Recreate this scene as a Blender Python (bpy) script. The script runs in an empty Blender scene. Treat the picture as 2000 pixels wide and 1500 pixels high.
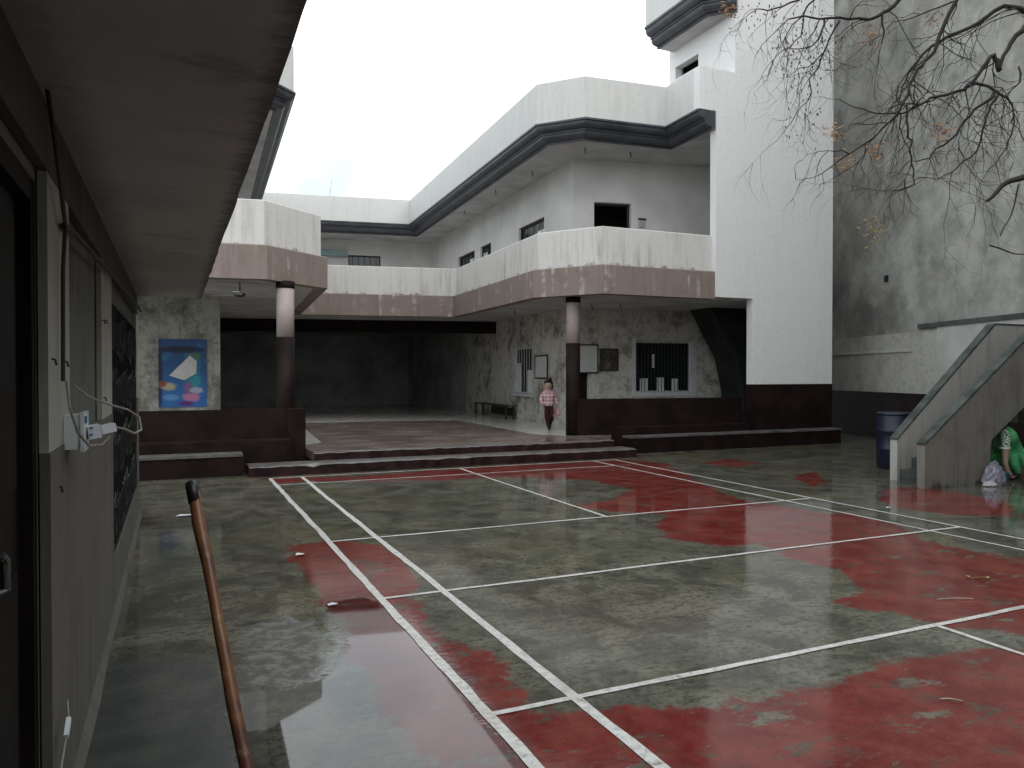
import bpy, bmesh, math, random
import numpy as np
from mathutils import Vector, Matrix
R = math.radians
random.seed(7)
SC = bpy.context.scene
COL = SC.collection

# ---------------------------------------------------------------- camera
cd = bpy.data.cameras.new('camera'); cam = bpy.data.objects.new('camera', cd); COL.objects.link(cam)
cd.sensor_width = 36.0; cd.lens = 26.44; cd.clip_start = 0.05; cd.clip_end = 500
cam.location = (-4.372, -5.192, 1.584)
cam.rotation_euler = (R(90 - 0.74), 0, R(-24.186))
SC.camera = cam
# ---------------------------------------------------------------- overcast sky
SUN_EL, SUN_AZ, SKYW = 50, 158, 6.6
w = bpy.data.worlds.new('World'); SC.world = w; w.use_nodes = True
nt = w.node_tree; nt.nodes.clear()
wo = nt.nodes.new('ShaderNodeOutputWorld'); bg = nt.nodes.new('ShaderNodeBackground')
sky = nt.nodes.new('ShaderNodeTexSky'); sky.sky_type = 'NISHITA'; sky.sun_disc = False
sky.sun_elevation = R(SUN_EL); sky.sun_rotation = R(SUN_AZ); sky.air_density = 1.0; sky.dust_density = 2.0
tc = nt.nodes.new('ShaderNodeTexCoord')
cl = nt.nodes.new('ShaderNodeTexNoise'); cl.noise_dimensions = '4D'; cl.inputs['W'].default_value = SKYW; cl.inputs['Scale'].default_value = 1.7; cl.inputs['Detail'].default_value = 5
rp = nt.nodes.new('ShaderNodeValToRGB'); rp.color_ramp.elements[0].position = 0.36; rp.color_ramp.elements[1].position = 0.50
rp.color_ramp.elements[0].color = (5.0, 6.7, 7.2, 1); rp.color_ramp.elements[1].color = (11.1, 11.5, 11.8, 1)
mx = nt.nodes.new('ShaderNodeMixRGB'); mx.inputs[0].default_value = 0.88
bg.inputs['Strength'].default_value = 0.145
nt.links.new(tc.outputs['Generated'], cl.inputs['Vector']); nt.links.new(cl.outputs['Fac'], rp.inputs[0])
nt.links.new(sky.outputs[0], mx.inputs[1]); nt.links.new(rp.outputs[0], mx.inputs[2])
nt.links.new(mx.outputs[0], bg.inputs['Color']); nt.links.new(bg.outputs[0], wo.inputs[0])
# ---------------------------------------------------------------- sun behind the cloud
sd = bpy.data.lights.new('sun', 'SUN'); sd.energy = 0.75; sd.angle = R(40); sd.color = (1.0, 0.97, 0.93)
so = bpy.data.objects.new('sun', sd); COL.objects.link(so)
so.rotation_euler = (R(90 - SUN_EL), 0, R(180 - SUN_AZ)); so.location = (0, 0, 30)
# ---------------------------------------------------------------- exposure
SC.view_settings.view_transform = 'Standard'; SC.view_settings.look = 'None'
SC.view_settings.exposure = 0.3; SC.view_settings.gamma = 1.0
SC.cycles.max_bounces = 8; SC.cycles.diffuse_bounces = 5; SC.cycles.use_denoising = True

# ================================================================ materials
def newmat(name):
    m = bpy.data.materials.new(name); m.use_nodes = True
    n = m.node_tree; n.nodes.clear()
    o = n.nodes.new('ShaderNodeOutputMaterial'); b = n.nodes.new('ShaderNodeBsdfPrincipled')
    n.links.new(b.outputs[0], o.inputs[0])
    return m, n, b
class NG:
    """tiny node helper working on world position"""
    def __init__(s, n):
        s.n = n; s.geo = n.nodes.new('ShaderNodeNewGeometry'); s.P = s.geo.outputs['Position']
    def node(s, t, **kw):
        x = s.n.nodes.new(t)
        for k, v in kw.items(): setattr(x, k, v)
        return x
    def lk(s, a, b): s.n.links.new(a, b)
    def scale(s, v, sc):
        m = s.node('ShaderNodeVectorMath', operation='MULTIPLY'); s.lk(v, m.inputs[0]); m.inputs[1].default_value = sc
        return m.outputs[0]
    def noise(s, sc=1.0, detail=4, rough=0.55, vec=None, dist=0.0, stretch=None):
        v = vec or s.P
        if stretch: v = s.scale(v, stretch)
        x = s.node('ShaderNodeTexNoise'); x.inputs['Scale'].default_value = sc; x.inputs['Detail'].default_value = detail
        x.inputs['Roughness'].default_value = rough; x.inputs['Distortion'].default_value = dist
        s.lk(v, x.inputs['Vector']); return x.outputs['Fac']
    def ramp(s, v, lo, hi, a=0.0, b=1.0):
        x = s.node('ShaderNodeMapRange', interpolation_type='SMOOTHSTEP')
        x.inputs[1].default_value = lo; x.inputs[2].default_value = hi; x.inputs[3].default_value = a; x.inputs[4].default_value = b
        s.lk(v, x.inputs[0]); return x.outputs[0]
    def math(s, op, a, b=None, clamp=False):
        x = s.node('ShaderNodeMath', operation=op, use_clamp=clamp)
        for i, q in enumerate((a, b)):
            if q is None: continue
            if isinstance(q, (int, float)): x.inputs[i].default_value = q
            else: s.lk(q, x.inputs[i])
        return x.outputs[0]
    def mix(s, f, a, b):
        x = s.node('ShaderNodeMixRGB')
        for i, q in ((0, f), (1, a), (2, b)):
            if isinstance(q, (int, float)): x.inputs[i].default_value = q
            elif isinstance(q, tuple): x.inputs[i].default_value = (*q, 1)
            else: s.lk(q, x.inputs[i])
        return x.outputs[0]
    def sep(s, v=None):
        x = s.node('ShaderNodeSeparateXYZ'); s.lk(v or s.P, x.inputs[0]); return x.outputs
    def bump(s, b, h, strength=0.3, dist=0.01):
        x = s.node('ShaderNodeBump'); x.inputs['Strength'].default_value = strength; x.inputs['Distance'].default_value = dist
        s.lk(h, x.inputs['Height']); s.lk(x.outputs[0], b.inputs['Normal'])
def setin(g, b, name, v):
    if isinstance(v, (int, float)): b.inputs[name].default_value = v
    elif isinstance(v, tuple): b.inputs[name].default_value = (*v, 1)
    else: g.lk(v, b.inputs[name])

def plain(name, col, rough=0.6, var=0.18, sc=6.0, bump=0.15, spec=0.5, metal=0.0):
    m, n, b = newmat(name); g = NG(n)
    nz = g.noise(sc, 5)
    lo = tuple(c * (1 - var) for c in col); hi = tuple(min(1, c * (1 + var)) for c in col)
    setin(g, b, 'Base Color', g.mix(g.ramp(nz, .3, .7), lo, hi))
    b.inputs['Roughness'].default_value = rough; b.inputs['Specular IOR Level'].default_value = spec
    b.inputs['Metallic'].default_value = metal
    if bump: g.bump(b, g.noise(sc * 6, 4), bump, 0.004)
    return m

def streaked(name, col, stain, amount=0.6, z0=None, z1=None, blot=None, drip=None, drip_col=None, rough=0.75, edge=None):
    """painted render with vertical rain streaks; blot = second blotch colour; drip = pale lime runs"""
    m, n, b = newmat(name); g = NG(n)
    st = g.noise(1.0, 5, .6, stretch=(7.0, 7.0, 0.55))
    st2 = g.noise(1.0, 4, .6, stretch=(22.0, 22.0, 1.1))
    big = g.noise(0.9, 5, .6)
    f = g.math('MULTIPLY', g.ramp(st, .45, .75), g.ramp(big, .3, .65))
    f = g.math('ADD', f, g.math('MULTIPLY', g.ramp(st2, .5, .75), .45))
    if z1 is not None:
        hz = g.ramp(g.sep()[2], z0, z1, 1.0, 0.45); f = g.math('MULTIPLY', f, hz)
    c = g.mix(g.math('MULTIPLY', f, amount, True), col, stain)
    if blot: c = g.mix(g.math('MULTIPLY', g.ramp(g.noise(2.3, 6, .62), .5, .66), .7), c, blot)
    if drip:
        d = g.math('MULTIPLY', g.ramp(g.noise(1.0, 3, .5, stretch=(5.5, 5.5, 0.5)), .55, .66), g.ramp(g.noise(2.0, 4, .6, stretch=(1, 1, 2.2)), .42, .62))
        c = g.mix(g.math('MULTIPLY', d, drip), c, drip_col)
    if edge:
        ez, eh, ec = edge
        nz = g.math('MULTIPLY', g.math('SUBTRACT', g.noise(1.0, 6, .7, stretch=(4.0, 4.0, 1.5)), .52), 4.0)
        hgt = g.math('DIVIDE', g.math('SUBTRACT', g.sep()[2], ez), eh)
        c = g.mix(g.math('MULTIPLY', g.ramp(g.math('SUBTRACT', nz, hgt), -.35, .25), .85), c, ec)
    c = g.mix(g.math('MULTIPLY', g.ramp(g.noise(14, 4), .5, .8), .16), c, (0.1, 0.1, 0.095))
    setin(g, b, 'Base Color', c); b.inputs['Roughness'].default_value = rough
    b.inputs['Specular IOR Level'].default_value = 0.3
    g.bump(b, g.noise(30, 5), 0.12, 0.003)
    return m

def mottled(name, col, dark, mid, lo=.47, hi=.62, sc=1.6):
    m, n, b = newmat(name); g = NG(n)
    f = g.ramp(g.noise(sc, 9, .72), lo, hi)
    f2 = g.ramp(g.noise(sc * 2.3, 9, .7), .49, .60)
    f3 = g.ramp(g.noise(sc * 5.5, 8, .7), .55, .60)
    c = g.mix(g.math('MULTIPLY', f2, .6), col, mid)
    c = g.mix(g.math('MULTIPLY', f, .8), c, dark)
    c = g.mix(g.math('MULTIPLY', f3, .35), c, tuple(x * .55 for x in mid))
    c = g.mix(g.math('MULTIPLY', g.ramp(g.noise(1, 5, .65, stretch=(9, 9, .9)), .52, .7), .3), c, dark)
    setin(g, b, 'Base Color', c); b.inputs['Roughness'].default_value = .85; b.inputs['Specular IOR Level'].default_value = .25
    g.bump(b, g.noise(18, 6, .65), .35, .008)
    return m

M = {}
M['white'] = streaked('white_render', (.73, .725, .715), (.62, .615, .605), .4)
M['parapet'] = streaked('rain_streaked_white_paint', (.60, .585, .555), (.27, .262, .242), .95, 3.8, 4.6, edge=(3.80, .16, (.12, .11, .095)))
M['roofpar'] = streaked('white_roof_parapet_paint', (.60, .595, .575), (.45, .445, .43), .5)
M['brown'] = streaked('brown_paint_band', (.235, .185, .165), (.14, .11, .096), .7, blot=(.19, .155, .125), drip=.8, drip_col=(.42, .385, .35))
M['cornice'] = plain('dark_grey_moulding_paint', (.045, .047, .057), .45, .3, 3, .1)
M['soffit'] = plain('grey_soffit_plaster', (.45, .44, .43), .85, .15, 1.3, .2, .2)
M['inner'] = plain('pale_gallery_wall_paint', (.56, .55, .53), .8, .1, 1.1, .15, .25)
M['mottled'] = mottled('peeling_beige_plaster', (.56, .545, .49), (.13, .11, .092), (.33, .295, .25), .47, .66)
M['mottled_shaded'] = mottled('shaded_beige_plaster', (.40, .395, .35), (.10, .092, .08), (.25, .235, .20), .45, .65)  # darker copy of the beige plaster, weaker veranda light put into its colour
M['maroon'] = plain('dark_maroon_paint', (.0125, .0068, .006), .6, .4, 2.5, .2, .12)
M['riser'] = plain('worn_maroon_riser', (.022, .009, .009), .6, .5, 5, .3, .15)
M['tread'] = plain('worn_concrete_tread', (.12, .108, .105), .3, .3, 5, .4)
M['column'] = plain('pale_brown_column_paint', (.36, .305, .285), .6, .12, 3, .15)
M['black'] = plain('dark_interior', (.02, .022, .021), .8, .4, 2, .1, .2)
M['hallwall'] = plain('dim_green_hall_wall', (.34, .36, .345), .8, .3, 1, .1, .2)
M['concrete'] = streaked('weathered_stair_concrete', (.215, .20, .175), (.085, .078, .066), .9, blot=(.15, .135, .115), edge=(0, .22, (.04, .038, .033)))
M['capping'] = plain('dark_weathered_capping', (.06, .068, .062), .8, .4, 4, .4, .2)
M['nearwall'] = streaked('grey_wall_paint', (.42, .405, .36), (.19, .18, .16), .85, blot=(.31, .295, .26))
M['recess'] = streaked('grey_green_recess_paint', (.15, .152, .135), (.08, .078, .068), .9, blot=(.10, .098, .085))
M['beam'] = streaked('dark_beam_paint', (.085, .076, .066), (.04, .036, .032), .8, blot=(.055, .048, .042))  # dark brown with darker streaks over the whole beam
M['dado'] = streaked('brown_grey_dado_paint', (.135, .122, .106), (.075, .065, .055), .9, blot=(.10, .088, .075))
M['iron'] = plain('black_iron', (.012, .012, .013), .5, .3, 8, .1, .4)
M['doorwood'] = plain('black_brown_door_paint', (.010, .0075, .0065), .6, .3, 3, .2, .12)
M['whiteplastic'] = plain('white_plastic', (.72, .76, .80), .35, .05, 10, 0)
M['greycable'] = plain('grey_cable_sheath', (.30, .28, .25), .5, .2, 8, 0)
M['darkcable'] = plain('dark_cable_sheath', (.03, .027, .022), .6, .2, 8, 0)
M['steel'] = plain('dull_steel', (.22, .22, .22), .4, .15, 9, 0, .5, 1.0)
M['winframe'] = plain('white_window_paint', (.52, .54, .55), .6, .1, 8, .1)
M['curtain'] = plain('white_curtain_cloth', (.62, .63, .62), .9, .1, 9, .2, .1)
M['glassdark'] = plain('dark_window_glass', (.012, .016, .016), .08, .2, 2, 0, .5)
M['teal'] = plain('teal_glass_fascia', (.10, .20, .19), .3, .15, 3, 0)
M['board'] = plain('white_notice_paper', (.55, .55, .535), .7, .05, 5, 0, .2)
M['picture'] = mottled('brown_framed_print', (.10, .075, .06), (.02, .018, .016), (.22, .2, .17), .4, .6, 6)
M['deskwood'] = plain('dark_desk_wood', (.022, .018, .015), .55, .4, 6, .2)
M['barrel'] = plain('blue_barrel_plastic', (.005, .006, .024), .42, .2, 3, .08)
M['bark'] = plain('dark_wet_bark', (.020, .017, .015), .7, .4, 20, .4, .3)
M['leafdull'] = plain('dull_ochre_leaf', (.22, .17, .08), .8, .3, 30, .2, .2)
M['leafbrown'] = plain('dry_orange_leaf', (.27, .15, .075), .8, .35, 30, .2, .2)
M['leafyellow'] = plain('yellow_leaf', (.34, .26, .07), .6, .2, 30, .1)
M['pod'] = plain('dark_seed_pod', (.05, .042, .036), .7, .3, 20, .2)
M['twig'] = plain('pale_twig', (.40, .33, .25), .7, .2, 20, .2)
M['litter'] = plain('white_paper_scrap', (.62, .62, .62), .5, .1, 20, 0)
M['skin'] = plain('skin', (.42, .27, .20), .5, .06, 12, 0)
M['hair'] = plain('black_hair', (.010, .008, .008), .45, .3, 60, .3)
M['trouser'] = plain('maroon_trouser_cloth', (.035, .010, .013), .85, .2, 20, .2, .2)
M['shoe'] = plain('black_shoe', (.015, .015, .016), .4, .2, 20, 0)
M['pinkcloth'] = plain('pink_bag_cloth', (.50, .25, .28), .8, .15, 25, .2)
M['plasticbag'] = plain('crumpled_lavender_plastic', (.25, .24, .30), .3, .35, 14, .6)
M['bluebox'] = plain('blue_plastic', (.06, .20, .38), .4, .15, 6, 0)
M['ledge'] = plain('dark_wet_ledge', (.05, .05, .047), .5, .4, 4, .3)
M['whitewash'] = plain('whitewashed_plaster', (.42, .41, .385), .85, .12, 2.2, .3, .2)
M['neighlow'] = mottled('grey_plaster_band', (.40, .39, .35), (.26, .252, .222), (.34, .325, .285), .48, .66, 1.4)

def m_eaves():
    m, n, b = newmat('overhang_plaster_with_mouldy_edges'); g = NG(n)
    c = g.mix(g.ramp(g.noise(1.1, 6, .6), .35, .65), (.47, .465, .462), (.56, .553, .548))
    c = g.mix(g.math('MULTIPLY', g.ramp(g.noise(1.0, 6, .68, stretch=(1.2, 3.2, 1)), .58, .70), .55), c, (.20, .195, .195))
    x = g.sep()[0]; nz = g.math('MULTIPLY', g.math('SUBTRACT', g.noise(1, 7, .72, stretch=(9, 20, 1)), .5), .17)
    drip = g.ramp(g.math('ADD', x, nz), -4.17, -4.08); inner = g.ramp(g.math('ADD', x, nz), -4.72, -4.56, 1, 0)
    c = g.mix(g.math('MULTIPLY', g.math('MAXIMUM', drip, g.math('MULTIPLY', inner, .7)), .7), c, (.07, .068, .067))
    setin(g, b, 'Base Color', c); b.inputs['Roughness'].default_value = .9; b.inputs['Specular IOR Level'].default_value = .2
    g.bump(b, g.noise(26, 6, .65), .35, .006); return m
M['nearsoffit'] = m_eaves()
def m_wood():
    m, n, b = newmat('brown_varnished_stick'); g = NG(n)
    c = g.mix(g.ramp(g.noise(9, 4), .4, .62), (.10, .032, .024), (.20, .085, .035))
    c = g.mix(g.math('MULTIPLY', g.ramp(g.noise(26, 4), .58, .70), .3), c, (.36, .27, .17))
    setin(g, b, 'Base Color', c); b.inputs['Roughness'].default_value = .4
    g.bump(b, g.noise(40, 4), .3, .003); return m
M['stick'] = m_wood()

def m_neighbour():
    m, n, b = newmat('mouldy_grey_cement_wall'); g = NG(n)
    big = g.noise(.42, 6, .62); med = g.noise(1.5, 7, .66)
    z = g.sep()[2]
    c = g.mix(g.ramp(med, .35, .65), (.25, .247, .226), (.385, .378, .342))
    c = g.mix(g.math('MULTIPLY', g.ramp(g.noise(.8, 5), .5, .7), .5), c, (.33, .30, .235))
    dk = g.math('MULTIPLY', g.ramp(big, .455, .65), g.ramp(med, .28, .58))
    c = g.mix(g.math('MULTIPLY', dk, .8), c, (.095, .096, .09))
    c = g.mix(g.math('MULTIPLY', g.ramp(g.noise(1.1, 7, .66), .5, .68), .55), c, (.14, .14, .132))
    c = g.mix(g.math('MULTIPLY', g.ramp(g.noise(9, 6, .7), .55, .75), .35), c, (.15, .148, .135))
    setin(g, b, 'Base Color', c); b.inputs['Roughness'].default_value = .9; b.inputs['Specular IOR Level'].default_value = .2
    g.bump(b, g.noise(12, 7, .7), .4, .012); return m
M['neighbour'] = m_neighbour()

def m_check():
    m, n, b = newmat('pink_white_check_cloth'); g = NG(n)
    tcn = g.node('ShaderNodeTexCoord'); o = g.sep(tcn.outputs['Object'])
    def band(v, k):
        return g.ramp(g.math('SINE', g.math('MULTIPLY', v, k)), -.2, .2)
    a = band(o[2], 75); c2 = band(o[0], 75)
    c = g.mix(g.math('MULTIPLY', a, .55), (.62, .52, .53), (.34, .10, .13))
    c = g.mix(g.math('MULTIPLY', c2, .5), c, (.36, .13, .16))
    setin(g, b, 'Base Color', c); b.inputs['Roughness'].default_value = .9; return m
M['check'] = m_check()

def m_green():
    m, n, b = newmat('bright_green_tunic_cloth'); g = NG(n)
    c = g.mix(g.ramp(g.noise(4, 4), .35, .65), (.03, .24, .10), (.13, .50, .19))
    setin(g, b, 'Base Color', c); b.inputs['Roughness'].default_value = .7
    g.bump(b, g.noise(9, 3), .5, .03); return m
M['green'] = m_green()
def m_lace():
    m, n, b = newmat('green_cloth_with_white_embroidery'); g = NG(n)
    x = g.node('ShaderNodeTexVoronoi'); x.feature = 'DISTANCE_TO_EDGE'; x.inputs['Scale'].default_value = 26; g.lk(g.P, x.inputs['Vector'])
    c = g.mix(g.ramp(x.outputs['Distance'], .05, .16), (.55, .57, .55), (.03, .16, .075))
    setin(g, b, 'Base Color', c); b.inputs['Roughness'].default_value = .8; return m
M['lace'] = m_lace()

def m_poster():
    m, n, b = newmat('blue_underwater_print'); g = NG(n)
    tcn = g.node('ShaderNodeTexCoord'); o = g.sep(tcn.outputs['Object'])   # local: x across, z up from the foot
    X, Z = o[0], o[2]
    c = g.mix(g.ramp(Z, .2, .95), (.02, .13, .38), (.012, .07, .20))
    c = g.mix(g.math('MULTIPLY', g.ramp(g.noise(5, 4), .5, .7), .6), c, (.03, .22, .36))
    def blob(x, z, rx, rz, col, c, soft=.35, amt=1.0):
        dx = g.math('DIVIDE', g.math('SUBTRACT', X, x), rx); dz = g.math('DIVIDE', g.math('SUBTRACT', Z, z), rz)
        wob = g.math('MULTIPLY', g.math('SUBTRACT', g.noise(14, 3), .5), .8)
        d = g.math('ADD', g.math('SQRT', g.math('ADD', g.math('MULTIPLY', dx, dx), g.math('MULTIPLY', dz, dz))), wob)
        return g.mix(g.math('MULTIPLY', g.ramp(d, 1.0 - soft, 1.0 + soft, 1, 0), amt), c, col)
    c = blob(.40, 1.16, .42, .07, (.008, .015, .04), c)
    c = blob(.03, .62, .05, .70, (.008, .02, .06), c)
    c = blob(.66, 1.03, .13, .07, (.05, .16, .09), c)
    c = blob(.64, .55, .14, .20, (.03, .26, .34), c)
    c = blob(.18, .42, .13, .08, (.40, .36, .22), c)
    c = blob(.06, .47, .09, .06, (.22, .06, .03), c)
    c = blob(.22, .20, .14, .06, (.10, .26, .50), c)
    c = blob(.55, .38, .09, .13, (.18, .10, .24), c)
    c = blob(.70, .34, .12, .06, (.36, .40, .48), c)
    c = blob(.60, .20, .16, .08, (.48, .18, .32), c)
    c = blob(.50, .07, .14, .05, (.10, .02, .18), c)
    setin(g, b, 'Base Color', c); b.inputs['Roughness'].default_value = .45; return m
M['poster'] = m_poster()

def m_linepaint():
    m, n, b = newmat('worn_white_line_paint'); g = NG(n)
    c = g.mix(g.ramp(g.noise(22, 6, .7), .42, .7), (.58, .57, .54), (.36, .345, .32))
    c = g.mix(g.math('MULTIPLY', g.ramp(g.noise(1.3, 5, .6), .52, .72), .4), c, (.25, .17, .155))
    c = g.mix(g.math('MULTIPLY', g.ramp(g.noise(16, 7, .72), .57, .64), .75), c, (.14, .125, .105))
    setin(g, b, 'Base Color', c); b.inputs['Roughness'].default_value = .3; b.inputs['IOR'].default_value = 1.33
    g.bump(b, g.noise(60, 4), .15, .002); return m
M['line'] = m_linepaint()

def m_ground():
    m, n, b = newmat('wet_court_concrete'); g = NG(n)
    def attr(nm):
        a = g.node('ShaderNodeAttribute'); a.attribute_name = nm; return a.outputs['Fac']
    red, pud, dry, soffit_reflection = attr('red'), attr('puddle'), attr('dry'), attr('soffit_reflection')
    big = g.noise(.7, 6, .6); med = g.noise(2.6, 7, .66, dist=.5); fine = g.noise(24, 6, .7)
    strk = g.noise(1.0, 6, .65, stretch=(2.2, 7.5, 1))
    con = g.mix(g.ramp(med, .36, .64), (.060, .058, .043), (.150, .142, .108))
    con = g.mix(g.math('MULTIPLY', g.ramp(big, .5, .68), .6), con, (.145, .130, .074))
    con = g.mix(g.math('MULTIPLY', g.ramp(g.noise(1.1, 5), .52, .7), .5), con, (.05, .066, .054))
    con = g.mix(g.math('MULTIPLY', g.ramp(strk, .54, .72), .55), con, (.036, .037, .032))
    con = g.mix(g.math('MULTIPLY', g.ramp(fine, .46, .64), .6), con, (.030, .030, .023))
    con = g.mix(g.math('MULTIPLY', g.ramp(g.noise(52, 5, .7), .52, .7), .3), con, (.20, .19, .155))
    con = g.mix(g.math('MULTIPLY', g.ramp(g.noise(8, 6, .7, stretch=(1, 2.6, 1)), .52, .64), .7), con, (.026, .026, .020))
    rc = g.mix(g.ramp(g.noise(3.1, 6, .65), .36, .66), (.120, .016, .014), (.185, .040, .031))
    rc = g.mix(g.math('MULTIPLY', g.ramp(g.noise(5.5, 6, .7, dist=.4), .53, .68), .65), rc, (.080, .055, .045))
    rc = g.mix(g.math('MULTIPLY', g.ramp(g.noise(30, 6, .7), .52, .68), .5), rc, (.055, .016, .013))
    rc = g.mix(g.math('MULTIPLY', g.ramp(strk, .56, .7), .5), rc, (.07, .022, .02))
    e = g.math('ADD', red, g.math('MULTIPLY', g.math('SUBTRACT', g.noise(2.2, 5, .6), .5), .5))
    e = g.math('ADD', e, g.math('MULTIPLY', g.math('SUBTRACT', g.noise(13, 5, .7), .5), .22))
    fr = g.ramp(e, -.03, .045)
    hole = g.math('MULTIPLY', g.ramp(g.noise(2.9, 6, .66, stretch=(1, 2.0, 1)), .565, .64), .85)
    hole = g.math('MAXIMUM', hole, g.math('MULTIPLY', g.ramp(g.noise(9, 8, .75, stretch=(1, 1.8, 1)), .60, .635), .8))
    fr = g.math('MULTIPLY', fr, g.math('SUBTRACT', 1.0, hole))
    c = g.mix(fr, con, rc)
    ed = g.math('ADD', dry, g.math('MULTIPLY', g.math('SUBTRACT', g.noise(6, 5, .65), .5), .45))
    fd = g.ramp(ed, -.03, .08)
    c = g.mix(fd, c, g.mix(g.ramp(g.noise(11, 7, .7), .42, .62), (.055, .053, .045), (.15, .146, .13)))
    ep = g.math('ADD', g.math('ADD', pud, .09), g.math('MULTIPLY', g.math('SUBTRACT', g.noise(3.0, 5, .6), .5), .30))
    ep = g.math('ADD', ep, g.math('MULTIPLY', g.math('SUBTRACT', g.noise(19, 4, .6, stretch=(.5, 1.4, 1)), .5), .14))
    fp = g.math('MULTIPLY', g.ramp(ep, -.02, .06), g.math('SUBTRACT', 1.0, fd))
    fm = g.ramp(g.math('ADD', soffit_reflection, g.math('MULTIPLY', g.math('SUBTRACT', g.noise(4, 5, .6), .5), .35)), -.05, .12)
    c = g.mix(g.math('MULTIPLY', fm, .85), c, g.mix(g.ramp(g.noise(3, 6, .65), .35, .65), (.022, .027, .028), (.05, .054, .052)))  # bluish dark tone painted in for the soffit's reflection
    wd = g.node('ShaderNodeMixRGB', blend_type='MULTIPLY'); g.lk(g.math('MULTIPLY', fp, .62), wd.inputs[0]); g.lk(c, wd.inputs[1]); wd.inputs[2].default_value = (.30, .32, .33, 1)
    setin(g, b, 'Base Color', wd.outputs[0])
    wet = g.ramp(g.noise(.55, 4, .6), .35, .65, .075, .03)
    wet = g.math('ADD', wet, g.math('MULTIPLY', g.ramp(fine, .45, .75), .05))
    wet = g.math('ADD', wet, g.math('MULTIPLY', fd, .45))
    wet = g.math('ADD', wet, g.math('MULTIPLY', fm, .22))
    rr = g.node('ShaderNodeMixRGB'); g.lk(fp, rr.inputs[0]); g.lk(wet, rr.inputs[1]); rr.inputs[2].default_value = (.025, .025, .025, 1)
    g.lk(rr.outputs[0], b.inputs['Roughness'])
    b.inputs['IOR'].default_value = 1.36
    setin(g, b, 'Specular IOR Level', g.math('MAXIMUM', g.math('ADD', g.math('MULTIPLY', g.ramp(g.noise(1.8, 6, .65), .4, .62), .22), .46), g.math('MULTIPLY', fp, .78)))
    bs = g.math('ADD', g.math('MULTIPLY', g.noise(5, 5, .6, stretch=(1, 2.2, 1)), .95), g.math('MULTIPLY', fine, .35))
    bs = g.math('ADD', bs, g.math('MULTIPLY', g.math('MULTIPLY', g.noise(17, 7, .7), fd), 3.0))
    bs = g.math('MULTIPLY', bs, g.math('SUBTRACT', 1.0, g.math('MULTIPLY', fp, .93)))
    g.bump(b, bs, .15, .0045)
    return m
M['ground'] = m_ground()

def m_stage():
    m, n, b = newmat('wet_red_brown_stage_floor'); g = NG(n)
    c = g.mix(g.ramp(g.noise(1.2, 6, .6, stretch=(.6, 1.8, 1)), .38, .64), (.12, .08, .066), (.17, .15, .13))
    c = g.mix(g.math('MULTIPLY', g.ramp(g.noise(.9, 5), .55, .7), .6), c, (.20, .185, .165))
    setin(g, b, 'Base Color', c); setin(g, b, 'Roughness', g.ramp(g.noise(1.5, 4), .3, .7, .12, .3)); b.inputs['IOR'].default_value = 1.36
    g.bump(b, g.noise(6, 5), .12, .008); return m
M['stage'] = m_stage()
M['hallfloor'] = plain('grey_cement_hall_floor', (.47, .46, .42), .16, .15, 1.5, .1)

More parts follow.
